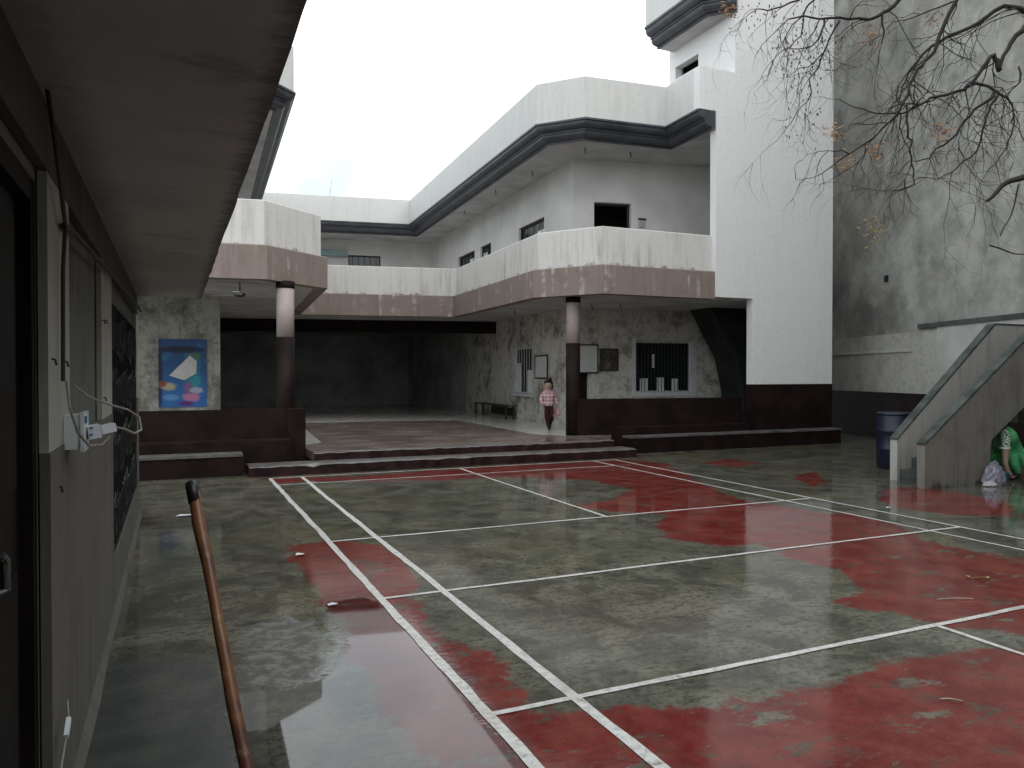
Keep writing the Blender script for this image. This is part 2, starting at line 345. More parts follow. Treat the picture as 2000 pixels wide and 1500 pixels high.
# ================================================================ mesh helpers
class MB:
    def __init__(s): s.v = []; s.f = []; s.mi = []
    def face(s, pts, mi=0):
        i = len(s.v); s.v += [tuple(p) for p in pts]; s.f.append(tuple(range(i, i + len(pts)))); s.mi.append(mi)
    def prism(s, poly, z0, z1, mi=0):
        n = len(poly); i = len(s.v)
        a = sum(poly[k][0] * poly[(k + 1) % n][1] - poly[(k + 1) % n][0] * poly[k][1] for k in range(n))
        if a < 0: poly = poly[::-1]
        s.v += [(x, y, z0) for x, y in poly] + [(x, y, z1) for x, y in poly]
        s.f.append(tuple(range(i, i + n))[::-1]); s.f.append(tuple(range(i + n, i + 2 * n)))
        for k in range(n): s.f.append((i + k, i + (k + 1) % n, i + n + (k + 1) % n, i + n + k))
        s.mi += [mi] * (n + 2)
    def box(s, x0, x1, y0, y1, z0, z1, mi=0):
        s.prism([(x0, y0), (x1, y0), (x1, y1), (x0, y1)], z0, z1, mi)
    def bar(s, p0, p1, w, h, mi=0):
        p0, p1 = Vector(p0), Vector(p1); d = (p1 - p0)
        up = Vector((0, 0, 1)) if abs(d.normalized().z) < .95 else Vector((0, 1, 0))
        a = d.cross(up).normalized() * w / 2; b = a.cross(d).normalized() * h / 2; i = len(s.v)
        for p in (p0, p1):
            for q in (-a - b, a - b, a + b, -a + b): s.v.append(tuple(p + q))
        for f in ((0, 3, 2, 1), (4, 5, 6, 7), (0, 1, 5, 4), (1, 2, 6, 5), (2, 3, 7, 6), (3, 0, 4, 7)): s.f.append(tuple(i + k for k in f)); s.mi.append(mi)
    def tube(s, pts, rad, n=8, caps=True, mi=0):
        pts = [Vector(p) for p in pts]; m = len(pts)
        if not hasattr(rad, '__len__'): rad = [rad] * m
        t0 = (pts[1] - pts[0]).normalized(); up = Vector((0, 0, 1)) if abs(t0.z) < .9 else Vector((1, 0, 0))
        a = t0.cross(up).normalized(); i = len(s.v)
        for k in range(m):
            t = (pts[min(k + 1, m - 1)] - pts[max(k - 1, 0)]).normalized()
            a = (a - t * a.dot(t)); a = a.normalized() if a.length > 1e-6 else t.orthogonal().normalized()
            b = t.cross(a)
            for j in range(n):
                th = 2 * math.pi * j / n; s.v.append(tuple(pts[k] + (a * math.cos(th) + b * math.sin(th)) * rad[k]))
        for k in range(m - 1):
            for j in range(n):
                s.f.append((i + k * n + j, i + k * n + (j + 1) % n, i + (k + 1) * n + (j + 1) % n, i + (k + 1) * n + j)); s.mi.append(mi)
        if caps:
            s.f.append(tuple(i + j for j in range(n))[::-1]); s.f.append(tuple(i + (m - 1) * n + j for j in range(n))); s.mi += [mi, mi]
    def lathe(s, c, prof, n=24, mi=0):
        i = len(s.v); m = len(prof)
        for r, z in prof:
            for j in range(n):
                th = 2 * math.pi * j / n; s.v.append((c[0] + r * math.cos(th), c[1] + r * math.sin(th), c[2] + z))
        for k in range(m - 1):
            for j in range(n):
                s.f.append((i + k * n + j, i + k * n + (j + 1) % n, i + (k + 1) * n + (j + 1) % n, i + (k + 1) * n + j)); s.mi.append(mi)
        s.f.append(tuple(i + j for j in range(n))[::-1]); s.f.append(tuple(i + (m - 1) * n + j for j in range(n))); s.mi += [mi, mi]
    def build(s, name, mat, parent=None, smooth=False):
        o3 = parent_origin(parent)
        me = bpy.data.meshes.new(name)
        me.from_pydata([(x - o3[0], y - o3[1], z - o3[2]) for x, y, z in s.v], [], s.f)
        mats = mat if isinstance(mat, list) else [mat]
        for q in mats: me.materials.append(M[q] if isinstance(q, str) else q)
        if len(mats) > 1: me.polygons.foreach_set('material_index', s.mi)
        if smooth: me.polygons.foreach_set('use_smooth', [True] * len(me.polygons))
        me.update()
        o = bpy.data.objects.new(name, me); COL.objects.link(o)
        if parent: o.parent = parent
        return o
def parent_origin(p):
    v = Vector((0, 0, 0))
    while p: v += p.location; p = p.parent
    return v
def thing(name, loc, label, cat, group=None):
    o = bpy.data.objects.new(name, None); COL.objects.link(o); o.location = loc
    o.empty_display_size = .2
    return tag(o, label, cat, group)
def tag(o, label, cat, group=None):
    o['label'] = label; o['category'] = cat
    if group: o['group'] = group
    return o
def struct(o): o['kind'] = 'structure'; return o
def origin(o, loc):
    """move a mesh object's origin to loc without moving the mesh"""
    loc = Vector(loc); o.data.transform(Matrix.Translation(-loc)); o.location = loc; return o

def offset(pl, d):
    """offset an open polyline to its right-hand side by d (mitred)"""
    out = []
    n = len(pl)
    for k in range(n):
        ns = []
        for a, b in ((k - 1, k), (k, k + 1)):
            if a < 0 or b >= n: continue
            t = Vector((pl[b][0] - pl[a][0], pl[b][1] - pl[a][1])).normalized(); ns.append(Vector((t.y, -t.x)))
        if len(ns) == 1: v = ns[0]
        else:
            m = (ns[0] + ns[1]).normalized(); v = m / max(.35, m.dot(ns[0]))
        out.append((pl[k][0] + v.x * d, pl[k][1] + v.y * d))
    return out
def sweep(mb, pl, prof, mi=0, caps=True):
    """prof = list of (inward offset, z); the outline's inner side is its left-hand side"""
    rings = [offset(pl, -d) for d, z in prof]; i = len(mb.v); m = len(prof); n = len(pl)
    for k in range(n):
        for q in range(m): mb.v.append((*rings[q][k], prof[q][1]))
    for k in range(n - 1):
        for q in range(m):
            q2 = (q + 1) % m
            mb.f.append((i + k * m + q, i + (k + 1) * m + q, i + (k + 1) * m + q2, i + k * m + q2)); mb.mi.append(mi)
    if caps:
        mb.f.append(tuple(i + q for q in range(m))); mb.f.append(tuple(i + (n - 1) * m + q for q in range(m))[::-1]); mb.mi += [mi, mi]
def wall_panel(mb, p0, p1, z0, z1, th, openings=(), mi=0):
    """solid wall from p0 to p1, body on the left-hand side of p0->p1, with rectangular holes (s0, s1, za, zb)"""
    p0, p1 = Vector(p0), Vector(p1); L = (p1 - p0).length; t = (p1 - p0) / L; nn = Vector((-t.y, t.x)) * th
    ss = sorted({0, L, *[o[0] for o in openings], *[o[1] for o in openings]}); zs = sorted({z0, z1, *[o[2] for o in openings], *[o[3] for o in openings]})
    for a, b in zip(ss[:-1], ss[1:]):
        # merge vertically
        run = None
        for c, d in zip(zs[:-1], zs[1:]):
            hole = any(o[0] - 1e-6 <= a and b <= o[1] + 1e-6 and o[2] - 1e-6 <= c and d <= o[3] + 1e-6 for o in openings)
            if hole:
                if run: _wb(mb, p0, t, nn, a, b, *run, mi); run = None
            else: run = (run[0], d) if run else (c, d)
        if run: _wb(mb, p0, t, nn, a, b, *run, mi)
def _wb(mb, p0, t, nn, a, b, c, d, mi):
    q = [p0 + t * a, p0 + t * b, p0 + t * b + nn, p0 + t * a + nn]
    mb.prism([(v.x, v.y) for v in q], c, d, mi)
def along(p0, p1, s, off=0.0):
    p0, p1 = Vector(p0), Vector(p1); t = (p1 - p0).normalized(); v = p0 + t * s + Vector((t.y, -t.x)) * off
    return (v.x, v.y)
def jitter(mb, amt, seed=1, f=None):
    r = random.Random(seed)
    mb.v = [(x + r.uniform(-amt, amt), y + r.uniform(-amt, amt), z + r.uniform(-amt, amt)) if (f is None or f(x, y, z)) else (x, y, z) for x, y, z in mb.v]

# ================================================================ THE GROUND AND COURT
RED = [[(2.57, 1.33), (2.64, 0.62), (2.1, -0.55), (2.26, -1.13), (2.34, -1.67), (1.77, -2.29), (1.52, -1.77), (1.57, -1.15), (1.17, -0.75), (1.08, -0.24)], [(-3.49, 2.08), (-3.01, 1.98), (-2.62, 1.68), (-2.58, 0.96), (-2.71, 0.2), (-2.88, -0.0), (-2.79, -0.22), (-2.94, -0.76), (-2.87, -1.14), (-2.73, -1.27), (-2.72, -1.55), (-2.77, -1.8), (-2.92, -1.98), (-2.64, -2.11), (-2.33, -2.23), (-2.07, -2.29), (-1.99, -2.27), (-1.72, -2.35), (-1.39, -2.4), (-1.01, -2.35), (-0.85, -2.25), (-0.61, -2.31), (-0.21, -2.37), (0.3, -2.51), (0.85, -3.08), (-1.6, -4.07), (-3.54, -3.2), (-3.45, -2.31), (-3.46, -2.14), (-3.47, -1.79), (-3.46, -1.36), (-3.45, -0.82), (-3.43, -0.1), (-3.44, 0.76)], [(-2.87, 6.26), (-1.77, 6.44), (0.04, 6.75), (1.6, 6.77), (3.15, 6.78), (3.59, 5.87), (2.78, 4.08), (2.16, 2.44), (2.31, 1.71), (2.4, 0.96), (1.43, -0.06), (0.55, -0.73), (0.46, -0.32), (0.6, 0.26), (0.25, 0.28), (-0.03, 0.84), (0.31, 1.51), (0.73, 1.78), (0.24, 2.2), (-0.17, 2.68), (0.65, 2.99), (1.35, 3.46), (1.3, 4.62), (0.36, 5.35), (-0.75, 5.49), (-1.89, 5.88)], [(1.36, 0.01), (1.33, -0.63), (1.76, -1.02), (1.82, -1.4), (2.04, -2.0), (0.08, -3.09), (0.3, -2.51), (0.22, -2.26), (0.03, -2.04), (-0.03, -1.68), (-0.27, -1.38), (0.28, -1.21), (0.53, -0.65)], [(4.13, 5.63), (5.08, 6.01), (5.13, 5.18), (4.35, 4.89)], [(4.44, 3.65), (5.18, 4.0), (4.42, 3.05), (3.55, 2.47)], [(4.51, 2.19), (5.26, 2.11), (5.16, 0.96), (4.22, 0.07), (3.58, 0.52), (3.38, 1.16)], [(-3.11, 6.73), (-2.51, 6.65), (-1.77, 6.44), (-1.87, 5.99), (-3.02, 6.16)]]
PUD = [[(-4.08, -1.2), (-3.87, -1.33), (-3.64, -1.2), (-3.4, -0.83), (-3.41, -0.2), (-3.42, 0.04), (-3.19, 0.09), (-3.09, -0.35), (-3.06, -1.24), (-3.1, -1.79), (-3.12, -2.07), (-3.09, -2.34), (-3.16, -2.68), (-3.49, -3.6), (-4.1, -3.6)]]
DRY = [[(-4.05, -0.3), (-3.7, -0.07), (-3.53, -0.58), (-3.63, -1.14), (-3.86, -1.29), (-4.07, -1.16)]]
def sdf(poly, X, Y):
    n = len(poly); d = np.full(X.shape, 1e9); ins = np.zeros(X.shape, bool)
    for i in range(n):
        ax, ay = poly[i]; bx, by = poly[(i + 1) % n]
        ex, ey = bx - ax, by - ay; t = np.clip(((X - ax) * ex + (Y - ay) * ey) / (ex * ex + ey * ey + 1e-9), 0, 1)
        d = np.minimum(d, np.hypot(X - ax - t * ex, Y - ay - t * ey))
        if ay != by:
            ins ^= ((ay > Y) != (by > Y)) & (X < (bx - ax) * (Y - ay) / (by - ay) + ax)
    return np.where(ins, d, -d)
xs = np.concatenate([[-150, -60, -25, -12, -8, -6], np.arange(-5.3, 10.2, .1), [11, 13, 18, 30, 60, 150]])
ys = np.concatenate([[-150, -60, -25, -12, -8], np.arange(-6.2, 9.0, .1), [11, 14, 18, 30, 60, 150]])
GX, GY = np.meshgrid(xs, ys); nx, ny = len(xs), len(ys)
me = bpy.data.meshes.new('ground')
vv = np.stack([GX.ravel(), GY.ravel(), np.zeros(nx * ny)], 1)
ii = np.arange(nx * ny).reshape(ny, nx)
ff = np.stack([ii[:-1, :-1].ravel(), ii[:-1, 1:].ravel(), ii[1:, 1:].ravel(), ii[1:, :-1].ravel()], 1)
me.from_pydata(vv.tolist(), [], ff.tolist())
SOFFIT_REFLECTION = [[(-4.85, -4.5), (-4.0, -4.5), (-4.02, -1.35), (-4.12, -.62), (-4.85, -.5)]]  # ground strip where the overhang's dark reflection is put into the colour
for nm, polys in (('red', RED), ('puddle', PUD), ('dry', DRY), ('soffit_reflection', SOFFIT_REFLECTION)):
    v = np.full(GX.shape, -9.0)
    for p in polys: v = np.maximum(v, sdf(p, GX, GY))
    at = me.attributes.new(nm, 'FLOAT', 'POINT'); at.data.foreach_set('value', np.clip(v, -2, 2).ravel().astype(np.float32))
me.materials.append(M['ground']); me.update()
ground = bpy.data.objects.new('ground', me); COL.objects.link(ground); struct(ground)

def court_line(a, b, w=.046, seed=0, z=.004):
    r = random.Random(seed); a, b = Vector(a), Vector(b); L = (b - a).length; t = (b - a) / L; n = Vector((-t.y, t.x))
    k = max(2, int(L / .16)); mb = MB(); L0 = []; R0 = []; c = 0.0
    for i in range(k + 1):
        c = c * .8 + r.uniform(-.003, .003); p = a + t * (L * i / k) + n * c
        L0.append(p + n * (w / 2 + r.uniform(-.005, .004))); R0.append(p - n * (w / 2 + r.uniform(-.005, .004)))
    for i in range(k): mb.face([(*R0[i], z), (*R0[i + 1], z), (*L0[i + 1], z), (*L0[i], z)])
    return mb.build('court_line', 'line', ground)
B6, L5, S2 = 6.70, 5.94, 1.98
court_line((-3.05, -5.5), (-3.05, B6), seed=1, w=.058); court_line((-2.59, -5.5), (-2.59, B6), seed=2, w=.058)
court_line((3.05, -5.5), (3.05, B6), seed=3, w=.042); court_line((2.59, -5.5), (2.59, B6), seed=4, w=.042)
court_line((-3.05, B6), (3.05, B6), seed=5, z=.0045, w=.042); court_line((-3.02, L5), (2.59, L5), seed=6, z=.0045, w=.035)
court_line((-3.03, S2), (3.0, S2), seed=7, z=.0045, w=.042); court_line((-3.03, 0), (3.03, 0), seed=8, z=.0045, w=.042)
court_line((-3.03, -S2), (3.03, -S2), seed=9, z=.0045, w=.046)
court_line((0, S2 - .01), (0, B6), seed=10, w=.042, z=.0035); court_line((0, -5.5), (0, -S2), seed=11, w=.042, z=.0035)

def joint(a, b, seed):
    r = random.Random(seed); a, b = Vector(a), Vector(b); n = int((b - a).length / .07) + 2; t = (b - a).normalized(); q = Vector((-t.y, t.x)); mb = MB(); c = 0; P = []
    for i in range(n + 1):
        c = c * .85 + r.uniform(-.003, .003); p = a.lerp(b, i / n) + q * c; P.append((p, r.uniform(.001, .003)))
    for (p, w), (p2, w2) in zip(P[:-1], P[1:]): mb.face([(*(p - q * w), .003), (*(p2 - q * w2), .003), (*(p2 + q * w2), .003), (*(p + q * w), .003)])
    mb.build('slab_joint', 'capping', ground)
joint((-4.72, -.33), (-3.95, -.36), 1); joint((-4.72, 3.35), (-3.7, 3.30), 2)
# ================================================================ STAGE FLOOR AND STEPS
mb = MB(); mb.prism([(-2.28, 7.45), (3.50, 7.45), (3.50, 8.5), (9.55, 8.4), (9.55, 15.3), (-8, 15.3), (-8, 8.35), (-2.28, 8.35)], .155, .29)
stage = struct(mb.build('stage_floor', 'stage'))
mb = MB(); mb.prism([(-8, 8.45), (-2.7, 8.45), (-1.83, 9.3), (-1.35, 15.7), (2.9, 14.9), (2.72, 9.5), (3.3, 8.75), (9.4, 8.35), (9.4, 14), (5.4, 14), (5.4, 27), (-8, 27)], .1, .2945); struct(mb.build('hall_floor', 'hallfloor'))
def rough_step(name, x0, x1, y0, y1, z0, z1, seed):
    r = random.Random(seed); mb = MB(); n = int((x1 - x0) / .12); F = []
    for i in range(n + 1):
        x = x0 + (x1 - x0) * i / n
        dz = r.uniform(-.012, .004) - (.03 if r.random() < .05 else 0); dy = r.uniform(-.008, .012)
        F.append((x, y0 + dy, z1 + dz))
    for i in range(n):
        a, b = F[i], F[i + 1]
        mb.face([(a[0], y0, z0), (b[0], y0, z0), (b[0], b[1], b[2] - .012), (a[0], a[1], a[2] - .012)], 1)
        mb.face([(a[0], a[1], a[2] - .012), (b[0], b[1], b[2] - .012), (b[0], b[1] + .02, b[2]), (a[0], a[1] + .02, a[2])], 0)
        mb.face([(a[0], a[1] + .02, a[2]), (b[0], b[1] + .02, b[2]), (b[0], y0 + .12, z1), (a[0], y0 + .12, z1)], 0)
        mb.face([(a[0], y0 + .12, z1), (b[0], y0 + .12, z1), (b[0], y1, z1), (a[0], y1, z1)], 0)
    for x, s in ((x0, 1), (x1, -1)):
        mb.face([(x, y0, z0), (x, y0, z1 - .012), (x, y1, z1), (x, y1, z0)][::s], 1)
    return struct(mb.build(name, ['tread', 'riser']))
rough_step('step', -3.33, 3.7, 6.95, 7.47, 0, .16, 3)
rough_step('step', -2.27, 3.49, 7.43, 7.6, .158, .293, 4)

# ================================================================ MAIN SCHOOL BUILDING
school = thing('school_building', (2.0, 9.0, 0), 'two storey white school building with brown balcony band and dark cornice round the courtyard', 'building')
HS, HW, HP = 3.22, 3.80, 4.585
HC, HK, HR = 6.83, 7.22, 8.12
BAL = [(-6.5, 8.6), (-3.6, 8.5), (-2.95, 8.38), (-1.83, 9.3), (-1.35, 15.9), (2.95, 15.0), (2.69, 9.2), (3.55, 7.97), (6.252, 7.92)]
ROOF = [(-6.5, 9.9), (-2.68, 9.9), (-2.16, 10.37), (-1.7, 23.2), (3.72, 22.2), (3.11, 10.12), (3.87, 9.25), (5.86, 9.05), (5.80, 7.785)]
# balcony floor slab, band and parapets
mb = MB(); mb.prism(offset(BAL, .05) + [(6.3, 8.0), (9.6, 8.0), (9.6, 12), (13, 12), (13, 27), (-8, 27), (-8, 8.6)], HS, 3.5); mb.build('balcony_slab', 'soffit', school)
OB = offset(BAL, .12)
for k in range(len(BAL) - 1):
    seg = [BAL[k], BAL[k + 1]]
mb = MB(); sweep(mb, OB, [(0, HS - .012), (0, HW - .02), (.02, HW), (.24, HW), (.24, HS - .012)]); mb.build('balcony_band', 'brown', school)
mb = MB(); sweep(mb, BAL, [(0, HW - .01), (0, HP - .015), (.012, HP), (.11, HP), (.12, HP - .015), (.12, HW - .01)]); mb.build('balcony_parapet', 'parapet', school)
# roof slab, soffit, parapet, cornice
mb = MB(); mb.prism(offset(ROOF, -.36) + [(9.6, 7.98), (9.6, 12), (13, 12), (13, 29), (-8, 29), (-8, 9.9)], HC + .01, HK + .03); mb.build('roof_slab', 'soffit', school)
CAV = lambda h: [(-.035, h - .005), (-.035, h - .045), (.0, h - .055), (.005, h - .10), (.02, h - .135), (.05, h - .165), (.10, h - .18), (.135, h - .183), (.135, h - .225), (.165, h - .23), (.17, h - .27), (.19, h - .305), (.225, h - .33), (.28, h - .345), (.33, h - .348), (.33, h - .385), (.38, h - .39), (.42, h - .36), (.42, h - .005)]
mb = MB(); sweep(mb, ROOF, CAV(HK)); mb.build('cornice', 'cornice', school)
mb = MB(); sweep(mb, ROOF, [(0, HK), (0, HR - .01), (.01, HR), (.14, HR), (.15, HR - .01), (.15, HK)]); mb.build('roof_parapet', 'roofpar', school)

def prismY(mb, poly, y0, y1, mi=0):
    n = len(poly); i = len(mb.v)
    a = sum(poly[k][0] * poly[(k + 1) % n][1] - poly[(k + 1) % n][0] * poly[k][1] for k in range(n))
    if a < 0: poly = poly[::-1]
    mb.v += [(x, y0, z) for x, z in poly] + [(x, y1, z) for x, z in poly]
    mb.f.append(tuple(range(i, i + n))); mb.f.append(tuple(range(i + n, i + 2 * n))[::-1])
    for k in range(n): mb.f.append((i + k, i + n + k, i + n + (k + 1) % n, i + (k + 1) % n))
    mb.mi += [mi] * (n + 2)
# stair tower front wall
TY = 7.77
mb = MB(); prismY(mb, [(7.27, 1.36), (9.64, 1.36), (9.64, 13), (6.75, 13), (6.75, HR), (5.80, HR), (5.80, HK - .003), (6.25, HK - .003), (6.25, 3.25), (7.27, 3.25)], TY, TY + .2); mb.build('tower_wall', 'white', school)
mb = MB(); mb.box(7.262, 9.645, TY - .004, TY + .21, 0, 1.362); mb.build('tower_dado', 'maroon', school)
# tower upper left face with window, side wall
mb = MB(); wall_panel(mb, (6.75, 10.15), (6.75, TY + .2), HK, 13, .2, [(.25, 1.12, 8.73, 9.02)]); mb.build('tower_wall', 'white', school)
mb = MB(); mb.box(7.15, 7.25, 8.2, 10.1, 8.3, 9.4); mb.build('dark_room', 'black', school)
mb = MB(); wall_panel(mb, (6.95, 10.15), (9.6, 10.15), HK, 13, .2); mb.build('tower_wall', 'white', school)
mb = MB(); mb.box(9.45, 9.638, TY + .2, 13, 0, 13); mb.build('tower_wall', 'inner', school)
TR = [(5.95, 10.0), (5.95, 8.02), (6.5, 7.47)]
mb = MB(); sweep(mb, TR, [(d, 9.875 - (9.875 - z) * 1.18) for d, z in CAV(9.875)]); mb.build('tower_cornice', 'cornice', school)
mb = MB(); sweep(mb, TR, [(0, 9.875), (0, 10.8), (.15, 10.8), (.15, 9.875)]); mb.build('tower_roof_parapet', 'roofpar', school)
mb = MB(); mb.prism([(6.3, 9.99), (6.3, 8.17), (6.7, 7.76), (9.5, 7.98), (9.5, 9.99)], 9.42, 9.9); mb.build('tower_roof_slab', 'soffit', school)

# windows and doors -------------------------------------------------------------
def window(p0, p1, s0, s1, z0, z1, frame_mat, bars, bar_mat, curtain=None, depth=.10, glass=True):
    """parts set into the opening of a wall p0->p1 (body on the left)"""
    w = MB(); fr = .05
    for a, b, c, d in ((s0, s1, z0, z0 + fr), (s0, s1, z1 - fr, z1), (s0, s0 + fr, z0 + fr, z1 - fr), (s1 - fr, s1, z0 + fr, z1 - fr)):
        q = [along(p0, p1, a, -depth + .03), along(p0, p1, b, -depth + .03), along(p0, p1, b, -depth - .03), along(p0, p1, a, -depth - .03)]
        w.prism(q, c, d)
    win = w.build('window', frame_mat, school)
    for k in range(bars):
        s = s0 + fr + (s1 - s0 - 2 * fr) * (k + .5) / bars; p = along(p0, p1, s, -depth + .05)
        t = MB(); t.tube([(*p, z0 + fr * .5), (*p, z1 - fr * .5)], .009, 6); t.build('bar', bar_mat, win)
    if glass:
        g = MB(); a = along(p0, p1, s0 + fr, -depth - .01); b = along(p0, p1, s1 - fr, -depth - .01); a2 = along(p0, p1, s0 + fr, -depth - .016); b2 = along(p0, p1, s1 - fr, -depth - .016)
        g.prism([a, b, b2, a2], z0 + fr, z1 - fr); g.build('pane', 'glassdark', win)
    if curtain:
        for (f0, f1, za, zb) in curtain:
            c = MB(); n = 10; pts = []
            for i in range(n + 1):
                s = s0 + (s1 - s0) * (f0 + (f1 - f0) * i / n); pts.append(along(p0, p1, s, -depth + .02 + .012 * math.sin(i * 2.1)))
            for i in range(n):
                c.face([(*pts[i], za), (*pts[i + 1], za), (*pts[i + 1], zb), (*pts[i], zb)])
            c.build('curtain', 'curtain', win)
    return win

# ground floor: side wall of the right wing, front wall with barred window and door
A0, A1, A2 = (4.95, 19.5), (4.5, 11.3), (9.44, 10.59)
def sY(y): return (19.5 - y) * math.hypot(.45, 8.2) / 8.2
def sX(x): return (x - 4.5) * math.hypot(4.94, .71) / 4.94
mb = MB(); wall_panel(mb, A0, A1, .28, HS + .01, .2, [(sY(14.9), sY(13.46), 1.03, 2.35)]); mb.build('wall', 'mottled', school)
window(A0, A1, sY(14.9), sY(13.46), 1.03, 2.35, 'winframe', 7, 'winframe', [(0.02, .3, 1.08, 1.9), (.62, .97, 1.08, 1.7)])
mb = MB(); q = [along(A0, A1, sY(15.0), .06), along(A0, A1, sY(13.36), .06), along(A0, A1, sY(13.36), .002), along(A0, A1, sY(15.0), .002)]; mb.prism(q, .96, 1.028); mb.build('window_sill', 'winframe', school)
mb = MB(); wall_panel(mb, A1, A2, .28, HS + .01, .2, [(.04, .62, .29, 2.14), (sX(6.37), sX(7.96), 1.11, 2.44)]); mb.build('wall', 'mottled', school)
window(A1, A2, sX(6.37), sX(7.96), 1.11, 2.44, 'winframe', 16, 'iron', [(.10, .24, 1.12, 1.48), (.40, .52, 1.12, 1.5), (.66, .78, 1.12, 1.47), (.30, .36, 1.75, 2.1)])
for a, b, c, d in ((sX(6.27), sX(8.06), 1.02, 1.108), (sX(6.27), sX(6.368), 1.11, 2.5), (sX(7.962), sX(8.06), 1.11, 2.5)):
    mb = MB(); mb.prism([along(A1, A2, a, .03), along(A1, A2, b, .03), along(A1, A2, b, .001), along(A1, A2, a, .001)], c, d); mb.build('window_surround', 'winframe', school)
mb = MB(); mb.prism([along(A1, A2, .05, -.12), along(A1, A2, .60, -.12), along(A1, A2, .60, -.16), along(A1, A2, .05, -.16)], .30, 2.13)
dr = mb.build('door', 'doorwood', school)
mb = MB(); mb.tube([(*along(A1, A2, .13, -.10), 1.2), (*along(A1, A2, .13, -.075), 1.2)], .02, 8); mb.build('handle', 'steel', dr)
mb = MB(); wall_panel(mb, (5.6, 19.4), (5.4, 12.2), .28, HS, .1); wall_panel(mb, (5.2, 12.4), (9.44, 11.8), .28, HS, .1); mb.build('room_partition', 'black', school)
# hall behind the stage
mb = MB(); wall_panel(mb, (-3.4, 18.3), (4.9, 16.35), 2.86, HS + .005, .3); mb.build('hall_lintel', 'maroon', school)
mb = MB(); mb.box(-8, 7, 26.6, 26.8, .2, 3.3); mb.box(-8.0, -7.8, 15, 26.6, .2, 3.3); mb.box(4.96, 5.2, 19.4, 26.6, .2, 3.3); mb.build('hall_wall', 'hallwall', school)
for x, y, wdt, z0, z1 in ((-.6, 26.55, 1.6, 1.3, 2.4), (2.2, 26.55, 1.2, 1.4, 2.5), (3.9, 26.55, .7, 1.2, 2.6)):
    mb = MB(); mb.box(x - wdt / 2, x + wdt / 2, y - .04, y, z0, z1); mb.build('hall_board', 'hallwall', school)
# left wing: poster wall
mb = MB(); wall_panel(mb, (-8, 11.4), (-3.505, 11.4), .28, HS + .01, .2); mb.build('wall', 'mottled_shaded', school)
mb = MB(); wall_panel(mb, (-3.51, 11.602), (-3.35, 18.2), .28, HS + .01, .2); mb.build('wall', 'mottled', school)
# low maroon walls in front of the verandas
mb = MB(); wall_panel(mb, (-8, 8.28), (-2.29, 8.28), 0, .985, .16); mb.box(-2.60, -2.285, 8.24, 8.48, 0, .99); mb.build('low_wall', 'maroon', school)
mb = MB(); wall_panel(mb, (3.3, 8.72), (7.35, 8.2), 0, 1.06, .16); mb.build('low_wall', 'maroon', school)
# veranda columns
for cx, cy, r in ((-2.57, 8.62, .152), (3.36, 8.86, .148)):
    mb = MB(); mb.lathe((cx, cy, 0), [(r, 2.24), (r, 3.1)], 28); c = mb.build('column', 'column', school, True)
    mb = MB(); mb.lathe((cx, cy, 0), [(r + .004, .05), (r + .004, 2.24)], 28); mb.build('column_base', 'maroon', c, True)
    mb = MB(); mb.lathe((cx, cy, 0), [(r + .006, 3.1), (r + .012, 3.13), (r + .012, 3.225)], 28); mb.build('column_head', 'maroon', c, True)
# upper floor walls
U0, U1, U2 = (5.1, 23.8), (4.55, 11.0), (9.44, 9.9)
def uY(y): return (23.8 - y) * math.hypot(.55, 12.8) / 12.8
def uX(x): return (x - 4.55) * math.hypot(4.89, 1.1) / 4.89
ow = [(uY(20.27), uY(18.46), 4.6, 5.77), (uY(17.88), uY(16.86), 4.6, 5.77), (uY(14.54), uY(12.75), 4.6, 5.78)]
mb = MB(); wall_panel(mb, U0, U1, 3.49, HC + .02, .22, ow); mb.build('wall', 'inner', school)
for o, cu in zip(ow, ([(.25, .5, 4.65, 5.4), (.6, .95, 4.65, 5.55)], [(.1, .5, 4.65, 5.55)], [(.05, .2, 4.65, 5.3), (.35, .55, 4.65, 5.4), (.65, .95, 4.65, 5.5)])): window(U0, U1, *o, 'iron', 4, 'iron', cu)
mb = MB(); wall_panel(mb, U1, U2, 3.49, HC + .02, .22, [(uX(5.06), uX(6.0), 3.5, 5.82)]); mb.build('wall', 'inner', school)
for a, b, c, d in ((uX(5.06), uX(6.0), 5.77, 5.82), (uX(5.06), uX(5.06) + .06, 3.5, 5.77), (uX(6.0) - .06, uX(6.0), 3.5, 5.77)):
    mb = MB(); mb.prism([along(U1, U2, a, -.14), along(U1, U2, b, -.14), along(U1, U2, b, -.2), along(U1, U2, a, -.2)], c, d); mb.build('door_frame', 'iron', school)
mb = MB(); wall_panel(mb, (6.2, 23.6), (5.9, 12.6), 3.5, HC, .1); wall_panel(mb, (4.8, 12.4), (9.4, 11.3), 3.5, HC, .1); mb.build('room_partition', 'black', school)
V0, V1 = (-8, 26.08), (5.1, 23.8)
def vX(x): return (x + 8) * math.hypot(13.1, 2.28) / 13.1
mb = MB(); wall_panel(mb, V0, V1, 3.49, HC + .02, .22, [(vX(1.87), vX(3.1), 5.0, 6.26)]); mb.build('wall', 'inner', school)
window(V0, V1, vX(1.87), vX(3.1), 5.0, 6.26, 'iron', 5, 'iron')
mb = MB(); mb.prism([along(V0, V1, vX(.3), .2), along(V0, V1, vX(1.85), .2), along(V0, V1, vX(1.85), .003), along(V0, V1, vX(.3), .003)], 6.18, 6.38); mb.build('teal_shade', 'teal', school)
mb = MB(); wall_panel(mb, (-6.5, 11.6), (-3.6, 11.6), 3.49, HC + .02, .2); wall_panel(mb, (-3.6, 11.8), (-3.2, 25), 3.49, HC + .02, .2); mb.build('wall', 'inner', school)
